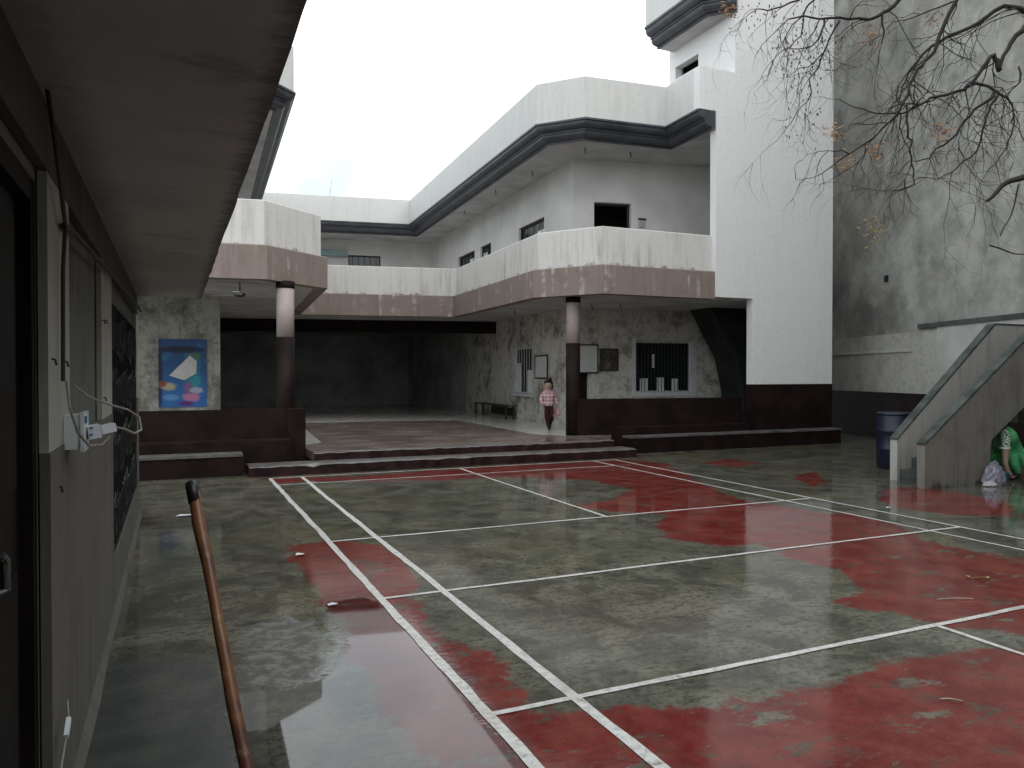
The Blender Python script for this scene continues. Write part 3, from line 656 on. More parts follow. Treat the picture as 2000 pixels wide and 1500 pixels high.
# small wall lamp by the upper door and fan hooks under the eaves
p = along(U1, U2, uX(6.26), .05); mb = MB(); mb.bar((p[0] - .10, p[1], 5.44), (p[0] + .10, p[1], 5.44), .05, .035); mb.build('lamp_bracket', 'capping', school); mb = MB(); mb.box(p[0] - .08, p[0] + .08, p[1], p[1] + .03, 5.24, 5.40); mb.build('wall_lamp', 'soffit', school)
for hx, hy, hz in ((4.1, 12.4, HC), (4.0, 14.6, HC), (4.15, 17.5, HC), (5.5, 9.95, HC), (4.35, 10.1, HC), (5.0, 9.6, HS), (4.6, 10.2, HS), (3.6, 12.4, HS)):
    mb = MB(); mb.tube([(hx, hy, hz + .02), (hx, hy, hz - .05), (hx + .03, hy, hz - .09), (hx, hy, hz - .12)], .012, 6); mb.build('ceiling_hook', 'capping', school)
# inner stair flight as a solid black block, its shade put into the colour
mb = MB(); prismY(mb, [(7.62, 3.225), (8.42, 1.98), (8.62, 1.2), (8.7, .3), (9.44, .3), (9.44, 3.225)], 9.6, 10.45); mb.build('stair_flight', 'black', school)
# ceiling fan under the left balcony
fan = thing('ceiling_fan', (-3.3, 9.0, 3.0), 'grey ceiling fan hanging under the left balcony', 'ceiling fan')
mb = MB(); mb.tube([(-3.3, 9.0, 3.22), (-3.3, 9.0, 3.02)], .012, 8); mb.build('rod', 'capping', fan)
mb = MB(); mb.lathe((-3.3, 9.0, 2.97), [(.03, .07), (.09, .05), (.1, .02), (.06, -.01)], 16); mb.build('motor', 'capping', fan)
for k in range(3):
    a = R(20 + 120 * k); d = Vector((math.cos(a), math.sin(a), 0)); c = Vector((-3.3, 9.0, 2.99))
    mb = MB(); mb.bar(c + d * .08, c + d * .58, .12, .008); mb.build('blade', 'soffit', fan)

# concrete benches along the low walls
def bench(name, x0, x1, y0, y1, z, lx1, label):
    t = thing(name, ((x0 + x1) / 2, y0, 0), label, 'bench', 'concrete benches along the veranda')
    mb = MB(); mb.box(x0, x1, y0 + .02, y1, 0, z - .04); mb.build('base', 'maroon', t)
    mb = MB(); r = random.Random(5); n = int((x1 - x0) / .2)
    pts = [(x0 + (x1 - x0) * i / n, y0 + r.uniform(-.012, .012)) for i in range(n + 1)]
    mb.prism(pts + [(x1, y1 + .01), (x0, y1 + .01)], z - .04, z); mb.build('seat', 'tread2', t)
    mb = MB(); mb.box(x0, lx1, y1 + .012, 8.2, 0, .5); mb.build('ledge', 'maroon', t)
M['tread2'] = plain('grey_worn_bench_top', (.10, .093, .09), .45, .35, 5, .4)
bench('concrete_bench', -7.5, -3.4, 7.2, 7.6, .345, -2.62, 'dark maroon concrete bench under the poster wall, left of the steps')
bench('concrete_bench', 3.9, 9.62, 7.46, 7.755, .345, 7.2, 'long dark maroon concrete bench at the foot of the white tower')

# ================================================================ NEAR CLASSROOM BLOCK ON THE LEFT
blk = thing('classroom_block', (-4.75, 0, 0), 'low grey classroom block with a deep concrete overhang along the left side', 'building')
WX = -4.75; WXZ = .07
def yz_box(mb, y0, y1, z0, z1, x0, x1): mb.box(x0, x1, y0, y1, z0, z1)
EAVE = 2.445; EX = -4.085
mb = MB(); r = random.Random(11); n = 60
edge = [(EX + r.uniform(-.004, .004), -9 + 13.05 * i / n) for i in range(n + 1)]
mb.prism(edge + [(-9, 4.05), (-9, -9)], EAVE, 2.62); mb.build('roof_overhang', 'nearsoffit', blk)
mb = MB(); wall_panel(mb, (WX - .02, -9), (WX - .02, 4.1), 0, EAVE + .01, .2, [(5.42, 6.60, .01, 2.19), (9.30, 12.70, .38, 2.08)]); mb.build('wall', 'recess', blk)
for y0, y1 in ((-2.40, -1.86), (-.45, .30), (3.70, 4.14), (-4.2, -3.60)):
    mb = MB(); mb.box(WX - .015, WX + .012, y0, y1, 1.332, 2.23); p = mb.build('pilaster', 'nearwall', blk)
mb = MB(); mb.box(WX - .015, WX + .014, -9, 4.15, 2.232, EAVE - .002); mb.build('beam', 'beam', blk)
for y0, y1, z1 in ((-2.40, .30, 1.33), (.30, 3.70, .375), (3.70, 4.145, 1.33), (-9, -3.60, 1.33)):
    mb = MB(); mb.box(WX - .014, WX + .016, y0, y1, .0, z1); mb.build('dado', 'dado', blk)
mb = MB(); rr = random.Random(4); n = 90
sk = [(WX + .04 + .004 * math.sin(i * .5) + rr.uniform(-.002, .002), -9 + 13.2 * i / n) for i in range(n + 1)]
for i in range(n):
    (xa, ya), (xb, yb) = sk[i], sk[i + 1]
    mb.face([(xa, ya, .0), (xb, yb, .0), (WX + .015, yb, WXZ), (WX + .015, ya, WXZ)])
mb.build('wall_skirt', 'dado', blk, True)
mb = MB(); mb.box(WX - 1.2, WX - 1.1, -9, 4.1, 0, 2.44); mb.box(WX - 1.1, WX - .22, .2, .3, 0, 2.44); mb.build('room_partition', 'black', blk)
for ny, nz in ((-2.326, 1.636), (-2.022, 1.633), (-.40, 1.89), (-.36, 1.455), (-.25, 1.90), (-2.2, 1.20)):
    mb = MB(); mb.tube([(WX + .0, ny, nz), (WX + .022, ny, nz - .004), (WX + .026, ny, nz - .022)], .004, 6); mb.build('nail', 'iron', blk)
# dark door at the near end
mb = MB()
for y0, y1, z0, z1 in ((-3.60, -3.52, 0, 2.2), (-2.47, -2.402, 0, 2.2), (-3.52, -2.47, 2.12, 2.2)): mb.box(WX - .2, WX - .022, y0, y1, z0, z1)
mb.build('door_frame', 'doorwood', blk)
mb = MB(); mb.box(WX - .11, WX - .06, -3.52, -2.47, .01, 2.12); dr = mb.build('door', 'doorwood', blk)
for y0, y1, z0, z1 in ((-3.45, -3.05, 1.25, 2.05), (-2.93, -2.56, 1.25, 2.05), (-3.45, -3.05, .2, 1.0), (-2.93, -2.56, .2, 1.0)):
    mb = MB(); mb.box(WX - .062, WX - .05, y0, y1, z0, z1); mb.build('panel', 'doorwood', dr)
mb = MB(); mb.tube([(WX - .05, -3.06, 1.15), (WX + .0, -3.06, 1.15), (WX + .0, -3.02, 1.13), (WX + .0, -3.02, 1.06), (WX - .03, -3.04, 1.05)], .012, 8); mb.tube([(WX - .05, -3.1, .98), (WX - .04, -2.98, .98)], .02, 8); mb.build('latch', 'steel', dr)
# ornamental iron window grille
mb = MB(); gx = WX - .005
for z in (.39, 2.07): mb.bar((gx, .30, z), (gx, 3.70, z), .02, .03)
gr = mb.build('window_grille', 'iron', blk)
for k in range(18):
    y = .32 + 3.36 * k / 17; mb = MB(); mb.bar((gx, y, .38), (gx, y, 2.08), .018, .018); mb.build('bar', 'iron', gr)
mb = MB()
for k in range(17):
    y = .42 + 3.36 * k / 17
    for z in (.60, 1.03, 1.45, 1.86):
        pts = [(gx + .012, y + .085 * math.cos(t * .8 + k) * (1 - .07 * t), z + .19 * math.sin(t * .8 + k) * (1 - .07 * t)) for t in range(10)]
        mb.tube(pts, .008, 5)
sc = mb.build('scrollwork', 'iron', gr); sc['kind'] = 'stuff'
mb = MB(); mb.box(WX - .13, WX - .12, .30, 3.70, .38, 2.08); mb.build('window_pane', 'black', blk)
# cable conduit and cables
cab = thing('wall_cable', (-4.70, -2.7, 2.1), 'dark electric cable running down and along the grey wall', 'cable')
mb = MB(); mb.tube([(-4.715, -2.55, 2.44), (-4.70, -2.50, 2.28), (-4.715, -2.16, 2.10), (-4.722, -2.17, 1.95), (-4.722, -2.18, 1.77), (-4.722, -2.19, 1.56)], .007, 7); mb.build('drop_cable', 'darkcable', cab)
mb = MB(); mb.tube([(-4.722, -2.16, 2.10), (-4.715, -1.9, 2.12), (-4.715, -1.2, 2.145), (-4.71, -.2, 2.175), (-4.70, 1.6, 2.22), (-4.70, 3.9, 2.27)], .012, 7); mb.build('beam_cable', 'darkcable', cab)
sk = thing('socket_box', (-4.74, -2.0, 1.33), 'white wall socket box on the grey pilaster', 'socket')
mb = MB(); mb.box(-4.737, -4.685, -2.05, -1.91, 1.31, 1.435); mb.build('back_box', 'whiteplastic', sk)
mb = MB(); mb.box(-4.684, -4.672, -2.06, -1.90, 1.30, 1.445); fp = mb.build('face_plate', 'whiteplastic', sk)
mb = MB(); mb.box(-4.6715, -4.666, -2.045, -2.015, 1.405, 1.43); mb.build('switch', 'bluebox', fp)
pl = thing('power_plug', (-4.67, -1.96, 1.37), 'white plug with looping grey cable pushed into the wall socket', 'plug')
mb = MB(); mb.bar((-4.671, -1.97, 1.365), (-4.63, -1.96, 1.372), .055, .05); mb.bar((-4.63, -1.96, 1.372), (-4.585, -1.93, 1.382), .035, .032); mb.build('plug_body', 'whiteplastic', pl)
mb = MB()
for z in (1.355, 1.38): mb.box(-4.66, -4.65, -1.999, -1.996, z, z + .008)
mb.build('plug_mark', 'bluebox', pl)
mb = MB(); mb.tube([(-4.585, -1.93, 1.382), (-4.55, -1.89, 1.37), (-4.52, -1.80, 1.345), (-4.50, -1.66, 1.35), (-4.51, -1.60, 1.40), (-4.55, -1.65, 1.435), (-4.60, -1.80, 1.46), (-4.66, -2.02, 1.50), (-4.70, -2.15, 1.55)], .0045, 7); mb.build('plug_cable', 'greycable', pl)
mb = MB(); mb.tube([(-4.712, -2.19, 1.56), (-4.70, -2.215, 1.47), (-4.68, -2.18, 1.38), (-4.655, -2.08, 1.325), (-4.62, -2.0, 1.32), (-4.60, -1.95, 1.345), (-4.60, -1.93, 1.37)], .0045, 7); mb.build('plug_cable', 'greycable', pl)
hc = thing('cable_connector', (-4.69, -2.33, .41), 'small white in-line connector on a thin cable near the wall foot', 'connector')
mb = MB(); mb.bar((-4.70, -2.30, .43), (-4.70, -2.37, .40), .014, .02); mb.build('connector_body', 'whiteplastic', hc)
mb = MB(); mb.tube([(-4.715, -2.20, .455), (-4.70, -2.30, .43)], .003, 6); mb.tube([(-4.70, -2.37, .40), (-4.70, -2.5, .355), (-4.71, -2.7, .30), (-4.72, -3.0, .03)], .003, 6); mb.build('lead', 'greycable', hc)

# ================================================================ REAR WING BEHIND THE CAMERA
rw = thing('rear_wing', (0, -11, 0), 'two storey pale school wing closing the courtyard opposite the stage', 'building')
ro = [(2 + 3.2 * k, 3.4 + 3.2 * k, z, z + 1.3) for k in range(5) for z in (1.0, 4.4)]
mb = MB(); wall_panel(mb, (7, -11), (-10, -11), 0, 7.6, .25, ro); mb.build('wall', 'inner', rw)
for o in ro:
    mb = MB(); mb.box(7 - o[1], 7 - o[0], -11.16, -11.12, o[2], o[3]); mb.build('window', 'glassdark', rw)
mb = MB(); mb.box(-10, 7, -10.995, -10.985, 0, .98); mb.build('dado', 'maroon', rw)
mb = MB(); mb.box(-10.1, 7.1, -17, -10.6, 7.6, 7.8); mb.build('roof_slab', 'soffit', rw)
mb = MB(); mb.box(-9.0, -1.2, -10.98, -5.75, 2.66, 2.84); mb.build('shade_canopy_roof', 'soffit', rw)  # unseen canopy with columns and side wall, added to block light from behind
for px in (-8.6, -5.6, -1.6):
    mb = MB(); mb.lathe((px, -6.1, 0), [(.15, 0), (.15, 2.665)], 20); mb.build('shade_canopy_column', 'column', rw, True)
mb = MB(); mb.box(-9.0, -8.8, -10.98, -5.8, 0, 2.66); mb.build('shade_canopy_wall', 'inner', rw)

# ================================================================ NEIGHBOUR'S WALL ON THE RIGHT
NA = Vector((11.6, 8.55)); ND = Vector((.347, .938)).normalized()
def nw(s): return tuple(NA + ND * s)                     # s metres along the wall, away from the camera
nb = thing('neighbour_wall', (11.6, 8.55, 0), 'tall mouldy grey cement wall of the next building behind the bare branches', 'wall')
def npanel(mb, s0, s1, z0, z1, proud):
    a, b = nw(s0), nw(s1); off = Vector((-ND.y, ND.x)) * proud
    mb.prism([(a[0] + off.x, a[1] + off.y), (b[0] + off.x, b[1] + off.y), (b[0] - off.x * .1, b[1] - off.y * .1), (a[0] - off.x * .1, a[1] - off.y * .1)], z0, z1)
mb = MB(); a, b = nw(-19), nw(9); off = Vector((ND.y, -ND.x)) * .3
mb.prism([a, b, (b[0] + off.x, b[1] + off.y), (a[0] + off.x, a[1] + off.y)], 0, 13.5); mb.build('wall_face', 'neighbour', nb)
mb = MB(); npanel(mb, -19, 9, 0, 1.15, .035); mb.build('dado', 'maroon', nb)
mb = MB(); npanel(mb, -19, 9, 1.15, 2.54, .028); mb.build('plaster_band', 'neighlow', nb)
mb = MB(); npanel(mb, -2.05, 4, 2.10, 2.165, .055); mb.build('ledge', 'whitewash', nb)
mb = MB(); npanel(mb, -5.6, -2.95, 1.152, 2.6, .034); mb.build('whitewash_patch', 'whitewash', nb)
mb = MB(); npanel(mb, -7.5, -2.3, 2.60, 2.70, .06); mb.build('canopy_ledge', 'ledge', nb)
mb = MB(); npanel(mb, -1.05, -.88, 3.80, 3.96, .012); mb.build('vent_hole', 'black', nb)

# ================================================================ OUTSIDE CONCRETE STAIR
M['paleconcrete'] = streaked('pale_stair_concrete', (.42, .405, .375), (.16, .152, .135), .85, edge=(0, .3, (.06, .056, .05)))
st = thing('concrete_staircase', (6.0, 2.3, 0), 'weathered concrete staircase with solid side walls rising at the right', 'staircase')
def spanel(y0, y1, x0, mat):
    base = [(x0, 0), (x0, .62), (7.66, 2.39), (9.5, 2.39), (9.5, 1.5), (7.85, 1.5), (6.47, .63), (6.40, 0)]
    mb = MB(); prismY(mb, base, y0, y1); mb.build('side_wall', mat, st)
    mb = MB(); h = .012
    prismY(mb, [(x0 - .006, .606), (x0 - .006, .622 + h), (7.655, 2.392 + h), (9.51, 2.392 + h), (9.51, 2.376), (7.668, 2.376), (x0 + .0, .606)], y0 - .006, y1 + .006); mb.build('capping', 'capping', st)
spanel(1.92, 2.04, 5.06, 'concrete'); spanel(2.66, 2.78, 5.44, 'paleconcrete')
for k in range(10):
    x = 5.5 + .25 * k; z = .165 * (k + 1)
    mb = MB(); mb.box(x, x + .27 if k < 9 else 9.5, 2.042, 2.658, max(0, z - .30), z); mb.build('tread', 'capping', st)

# blue barrel beside it
br = thing('plastic_barrel', (6.75, 3.75, 0), 'dark blue plastic barrel standing behind the concrete stair', 'barrel')
mb = MB(); mb.lathe((6.75, 3.75, 0), [(.26, 0), (.285, .03), (.285, .30), (.297, .32), (.297, .345), (.285, .365), (.285, .60), (.297, .62), (.297, .645), (.285, .665), (.285, .86), (.27, .90), (.27, .925)], 32); mb.build('drum', 'barrel', br, True)
mb = MB(); mb.lathe((6.75, 3.75, 0), [(.283, .895), (.283, .93), (.26, .945), (.25, .935), (.05, .935)], 32); mb.build('lid', 'barrel', br, True)

# ================================================================ NOTICES, POSTER, LOW BENCH
po = thing('underwater_poster', (-4.659, 11.37, 0.921), 'blue underwater picture poster with a torn white sheet on the left veranda wall', 'poster')
mb = MB(); mb.box(-4.659, -3.770, 11.372, 11.397, 0.921, 2.292); o = mb.build('print', 'poster', po)
sheet = [(-4.466, 11.362, 1.558), (-4.188, 11.33, 1.462), (-3.963, 11.35, 1.601), (-3.952, 11.368, 1.847), (-4.081, 11.368, 1.965)]
mb = MB(); mb.face(sheet); mb.face([(x, y - .004, z) for x, y, z in sheet][::-1]); mb.build('paper_sheet', 'board', po)
def board_on(name, p0, p1, s0, s1, z0, z1, mat, label, cat, frame='iron'):
    c = along(p0, p1, (s0 + s1) / 2, .02); t = thing(name, (*c, z0), label, cat)
    mb = MB(); mb.prism([along(p0, p1, s0, .02), along(p0, p1, s1, .02), along(p0, p1, s1, .004), along(p0, p1, s0, .004)], z0, z1); mb.build('sheet', mat, t)
    for a, b, c0, d in ((s0 - .03, s1 + .03, z1, z1 + .035), (s0 - .03, s1 + .03, z0 - .035, z0), (s0 - .03, s0, z0, z1), (s1, s1 + .03, z0, z1)):
        mb = MB(); mb.prism([along(p0, p1, a, .03), along(p0, p1, b, .03), along(p0, p1, b, .003), along(p0, p1, a, .003)], c0, d); mb.build('frame_rail', frame, t)
board_on('notice_board', A0, A1, sY(13.2), sY(12.42), 1.5, 2.06, 'board', 'white notice sheet in a black frame above the walking child', 'notice')
board_on('notice_board', A1, A2, sX(4.75), sX(5.32), 1.64, 2.30, 'board', 'larger white notice board just right of the veranda column', 'notice', 'deskwood')
board_on('wall_picture', A1, A2, sX(5.42), sX(5.86), 1.70, 2.2, 'picture', 'dark framed brown picture beside the barred window', 'picture', 'deskwood')
dk = thing('low_bench', (4.4, 15.6, .29), 'low black wooden bench against the veranda wall left of the child', 'bench')
mb = MB(); mb.prism([(4.26, 14.5), (4.56, 14.5), (4.66, 17.2), (4.34, 17.2)], .655, .69); mb.build('seat', 'deskwood', dk)
for x, y in ((4.30, 14.55), (4.53, 14.55), (4.38, 17.12), (4.62, 17.12)):
    mb = MB(); mb.box(x - .02, x + .02, y - .03, y + .03, .29, .655); mb.build('leg', 'deskwood', dk)
mb = MB(); mb.prism([(4.52, 14.6), (4.55, 14.6), (4.60, 16.3), (4.57, 16.3)], .38, .62); mb.build('back_board', 'deskwood', dk)

# ================================================================ STICK IN THE FOREGROUND
sk = thing('wooden_stick', (-4.09, -3.50, 0), 'brown wooden stick with a black tip standing in the foreground', 'stick')
mb = MB(); a = Vector((-4.325, -2.751, 1.246)); b = Vector((-4.206, -3.142, .564)); c = b + (b - a) * .80
rs = random.Random(2); pts = []; rad = []
for i in range(26):
    t = i / 25; p = a.lerp(c, t); p += Vector((math.sin(t * 11) * .0015, 0, 0)) + Vector((rs.uniform(-.0015, .0015), 0, 0)); pts.append(p); rad.append(.0168 + .0015 * math.sin(t * 17) + (.0015 if i % 6 == 2 else 0))
mb.tube(pts, rad, 12); mb.build('handle', 'stick', sk, True)
mb = MB(); d = (a - c).normalized(); mb.tube([a - d * .05, a + d * .012, a + d * .018], [.0185, .0185, .012], 12); mb.build('tip', 'shoe', sk, True)
mb = MB(); mb.box(c.x - .2, c.x + .2, c.y - .03, c.y + .03, .0, .045); mb.build('foot_block', 'shoe', sk)

# ================================================================ PEOPLE
def skin(name, J, E, sub=2):
    names = list(J); me = bpy.data.meshes.new(name)
    me.from_pydata([J[k][0] for k in names], [(names.index(a), names.index(b)) for a, b in E], [])
    ob = bpy.data.objects.new(name, me); COL.objects.link(ob)
    ob.modifiers.new('skin', 'SKIN'); sm = ob.modifiers.new('sub', 'SUBSURF'); sm.levels = sub; sm.render_levels = sub
    sv = me.skin_vertices[0].data
    for i, k in enumerate(names):
        r = J[k][1]; sv[i].radius = r if hasattr(r, '__len__') else (r, r); sv[i].use_root = (i == 0)
    dg = bpy.context.evaluated_depsgraph_get(); ev = ob.evaluated_get(dg)
    m2 = bpy.data.meshes.new_from_object(ev); bpy.data.objects.remove(ob); bpy.data.meshes.remove(me)
    return m2
def add_tubes(me, tubes):
    bm = bmesh.new(); bm.from_mesh(me); mb = MB()
    for p, r in tubes: mb.tube(p, r, 7)
    vs = [bm.verts.new(v) for v in mb.v]
    for f in mb.f:
        try: bm.faces.new([vs[i] for i in f])
        except ValueError: pass
    bm.to_mesh(me); bm.free()
def figure(name, me, mats, pick, parent):
    for m in mats: me.materials.append(M[m])
    for p in me.polygons: p.material_index = pick(p.center); p.use_smooth = True
    o = bpy.data.objects.new(name, me); COL.objects.link(o); o.parent = parent; return o
def fingers(hand, down, side, fwd, s=1.0):
    """five unequal bent fingers from a hand centre; thumb leaves the side of the palm"""
    h, dn, sd, fw = Vector(hand), Vector(down).normalized(), Vector(side).normalized(), Vector(fwd).normalized(); out = []
    for k, L in enumerate((.046, .054, .050, .038)):
        b = h + sd * (k - 1.5) * .0125 * s + dn * .022 * s
        out.append(([b, b + dn * L * .5 * s + fw * .006 * s, b + dn * L * .9 * s + fw * .024 * s], [.0068 * s, .006 * s, .004 * s]))
    b = h - sd * .022 * s; out.append(([b, b - sd * .014 * s + dn * .018 * s + fw * .01 * s, b - sd * .012 * s + dn * .036 * s + fw * .02 * s], [.0075 * s, .0065 * s, .0045 * s]))
    return out
# walking child on the stage; local frame: x = picture right, y = away, z = up
kid = thing('person', (3.47, 10.2, .29), 'child in a pink check jacket and dark trousers walking out beside the column', 'person')
kid.rotation_euler = (0, 0, R(-26)); kid.scale = (1, 1, 1)
J = {'pel': ((0, 0, .56), (.105, .085)), 'wst': ((0, -.01, .66), (.112, .088)), 'chs': ((-.005, -.015, .77), (.14, .108)), 'shl': ((-.01, -.015, .86), (.105, .085)), 'nck': ((-.012, -.02, .92), .05),
     'hd0': ((-.015, -.03, .975), (.082, .084)), 'hd1': ((-.015, -.03, 1.05), (.098, .10)), 'hd2': ((-.012, -.02, 1.115), (.084, .09)),
     'sL': ((-.12, -.01, .84), .062), 'eL': ((-.18, .015, .71), .055), 'wL': ((-.135, -.07, .61), .033), 'kL_': ((-.122, -.085, .575), .028),
     'sR': ((.105, -.01, .84), .062), 'eR': ((.17, .03, .72), .055), 'wR': ((.195, -.03, .615), .033), 'kR_': ((.20, -.04, .575), .028),
     'hL': ((-.055, 0, .52), .085), 'nL': ((-.045, -.05, .31), .066), 'aL': ((-.005, -.03, .075), .04), 'fL': ((0, -.09, .038), (.036, .03)), 'tL': ((.0, -.14, .032), (.03, .022)),
     'hR': ((.055, 0, .52), .085), 'nR': ((.085, -.06, .33), .066), 'aR': ((.035, .12, .17), .038), 'fR': ((.035, .10, .10), (.033, .028)), 'tR': ((.035, .06, .055), (.028, .02))}
E = [('pel', 'wst'), ('wst', 'chs'), ('chs', 'shl'), ('shl', 'nck'), ('nck', 'hd0'), ('hd0', 'hd1'), ('hd1', 'hd2'), ('shl', 'sL'), ('sL', 'eL'), ('eL', 'wL'), ('wL', 'kL_'), ('shl', 'sR'), ('sR', 'eR'), ('eR', 'wR'), ('wR', 'kR_'),
     ('pel', 'hL'), ('hL', 'nL'), ('nL', 'aL'), ('aL', 'fL'), ('fL', 'tL'), ('pel', 'hR'), ('hR', 'nR'), ('nR', 'aR'), ('aR', 'fR'), ('fR', 'tR')]
me = skin('child', J, E)
add_tubes(me, fingers((-.122, -.085, .575), (.1, -.1, -1), (.6, -.8, 0), (.8, .5, 0), .8) + fingers((.20, -.04, .575), (.1, 0, -1), (-.3, 1, 0), (-1, -.2, 0), .8)
          + [([(-.015, -.12, 1.04), (-.015, -.142, 1.012), (-.015, -.12, 1.0)], [.009, .014, .007]), ([(-.112, -.02, 1.04), (-.118, -.01, 1.01)], [.02, .012]), ([(.082, -.02, 1.04), (.088, -.01, 1.01)], [.02, .012])])
def pick_kid(c):
    if c.z > .925: return 0
    if c.z < .595 and abs(c.x) > .105 and c.y < .02: return 0
    if c.z > .585 : return 1
    if abs(c.x) > .115 and c.z > .57: return 1
    if c.z < .085 or (c.z < .13 and c.y > .07): return 3
    return 2
body = figure('body', me, ['skin', 'check', 'trouser', 'shoe'], pick_kid, kid)
def local_mesh(mb, name, mat, parent, smooth=True):
    me = bpy.data.meshes.new(name); me.from_pydata(mb.v, [], mb.f); me.materials.append(M[mat])
    if smooth: me.polygons.foreach_set('use_smooth', [True] * len(me.polygons))
    o = bpy.data.objects.new(name, me); COL.objects.link(o); o.parent = parent; return o
mb = MB()
def ball(mb, c, r, n=14, m=9, zc=None, keep=None):
    i = len(mb.v); r = r if hasattr(r, '__len__') else (r, r, r)
    for a in range(m + 1):
        ph = math.pi * a / m
        for b in range(n):
            th = 2 * math.pi * b / n; mb.v.append((c[0] + r[0] * math.sin(ph) * math.cos(th), c[1] + r[1] * math.sin(ph) * math.sin(th), c[2] + r[2] * math.cos(ph)))
    for a in range(m):
        for b in range(n): mb.f.append((i + a * n + b, i + (a + 1) * n + b, i + (a + 1) * n + (b + 1) % n, i + a * n + (b + 1) % n)); mb.mi.append(0)
ball(mb, (-.012, .01, 1.085), (.108, .105, .098)); ball(mb, (.02, .03, 1.18), (.06, .055, .045)); ball(mb, (-.05, -.085, 1.135), (.065, .045, .04)); ball(mb, (.06, .02, 1.02), (.045, .075, .075))
local_mesh(mb, 'hair', 'hair', kid)
mb = MB()
for x in (-.05, .02): ball(mb, (x, -.124, 1.05), (.013, .007, .008), 8, 5)
local_mesh(mb, 'eye', 'hair', kid)
mb = MB(); ball(mb, (-.015, -.115, .975), (.02, .007, .006), 8, 5); local_mesh(mb, 'mouth', 'trouser', kid)
mb = MB(); n = 20
ring = [[((.095 - .012 * k) * math.cos(2 * math.pi * j / n) - .012, (.085 - .01 * k) * math.sin(2 * math.pi * j / n) - .015, .885 + .03 * k) for j in range(n)] for k in range(3)]
for k in range(2):
    for j in range(n): mb.face([ring[k][j], ring[k][(j + 1) % n], ring[k + 1][(j + 1) % n], ring[k + 1][j]])
local_mesh(mb, 'collar', 'pinkcloth', kid)
bagk = thing('hand_bag', (3.65, 10.05, .62), 'small pink bag dangling from the child\'s hand', 'bag')
mb = MB(); ball(mb, (3.655, 10.08, .70), (.05, .04, .085), 12, 8); mb.tube([(3.655, 10.08, .77), (3.65, 10.08, .83)], .008, 6); mb.build('pouch', 'pinkcloth', bagk, True)

# person in green crouching under the stair, reaching down to the left
gp = thing('person', (7.13, 2.18, 0), 'person in a bright green tunic crouching under the concrete stair', 'person')
J = {'pel': ((.26, .06, .26), (.19, .17)), 'wst': ((.16, .02, .42), (.20, .17)), 'chs': ((.0, -.02, .62), (.20, .17)), 'shl': ((-.09, -.05, .74), (.16, .12)), 'nck': ((-.12, .05, .83), .055), 'hd0': ((-.15, .12, .89), (.075, .08)), 'hd1': ((-.16, .15, .97), (.09, .095)),
     'sA': ((-.17, -.15, .70), .085), 'eA': ((-.25, -.20, .50), .06), 'wA': ((-.25, -.20, .26), .036), 'hA': ((-.19, -.21, .12), .03), 'pA': ((-.15, -.22, .07), .028),
     'sB': ((-.10, .14, .72), .08), 'eB': ((-.22, .24, .5), .055), 'wB': ((-.3, .22, .28), .034), 'hB': ((-.3, .2, .18), .028),
     'hL': ((.2, -.12, .27), .13), 'nL': ((-.06, -.16, .36), .10), 'aL': ((.10, -.17, .07), .055), 'tL': ((-.06, -.18, .035), (.04, .03)),
     'hR': ((.2, .18, .27), .13), 'nR': ((-.06, .2, .36), .10), 'aR': ((.10, .2, .07), .055), 'tR': ((-.06, .21, .035), (.04, .03))}
E = [('pel', 'wst'), ('wst', 'chs'), ('chs', 'shl'), ('shl', 'nck'), ('nck', 'hd0'), ('hd0', 'hd1'), ('shl', 'sA'), ('sA', 'eA'), ('eA', 'wA'), ('wA', 'hA'), ('hA', 'pA'), ('shl', 'sB'), ('sB', 'eB'), ('eB', 'wB'), ('wB', 'hB'), ('pel', 'hL'), ('hL', 'nL'), ('nL', 'aL'), ('aL', 'tL'), ('pel', 'hR'), ('hR', 'nR'), ('nR', 'aR'), ('aR', 'tR')]
me = skin('crouching', J, E)
add_tubes(me, fingers((-.15, -.22, .07), (.5, -.1, -.6), (0, 1, 0), (1, 0, 0), 1.0) + fingers((-.3, .2, .16), (-.2, 0, -1), (0, 1, 0), (-1, 0, 0), 1.0))
def pick_g(c):
    if c.z > .855: return 1
    if c.x < -.17 and c.z < .50: return 1
    if c.x < -.12 and c.z < .16 and c.y < -.14: return 1
    if c.x < -.15 and c.y < -.10 and c.z > .5: return 2
    if c.z < .10: return 3
    return 0
figure('body', me, ['green', 'skin', 'lace', 'shoe'], pick_g, gp)
mb = MB(); ball(mb, (-.155, .17, 1.0), (.105, .11, .10)); ball(mb, (-.08, .2, .93), (.06, .08, .12)); local_mesh(mb, 'hair', 'hair', gp)
mb = MB(); n = 16
r0 = [(-.245 + .075 * math.cos(2 * math.pi * j / n), -.195 + .075 * math.sin(2 * math.pi * j / n), .505) for j in range(n)]; r1 = [(x - .004, y, z - .025) for x, y, z in r0]
for j in range(n): mb.face([r1[j], r1[(j + 1) % n], r0[(j + 1) % n], r0[j]])
local_mesh(mb, 'sleeve_trim', 'curtain', gp)

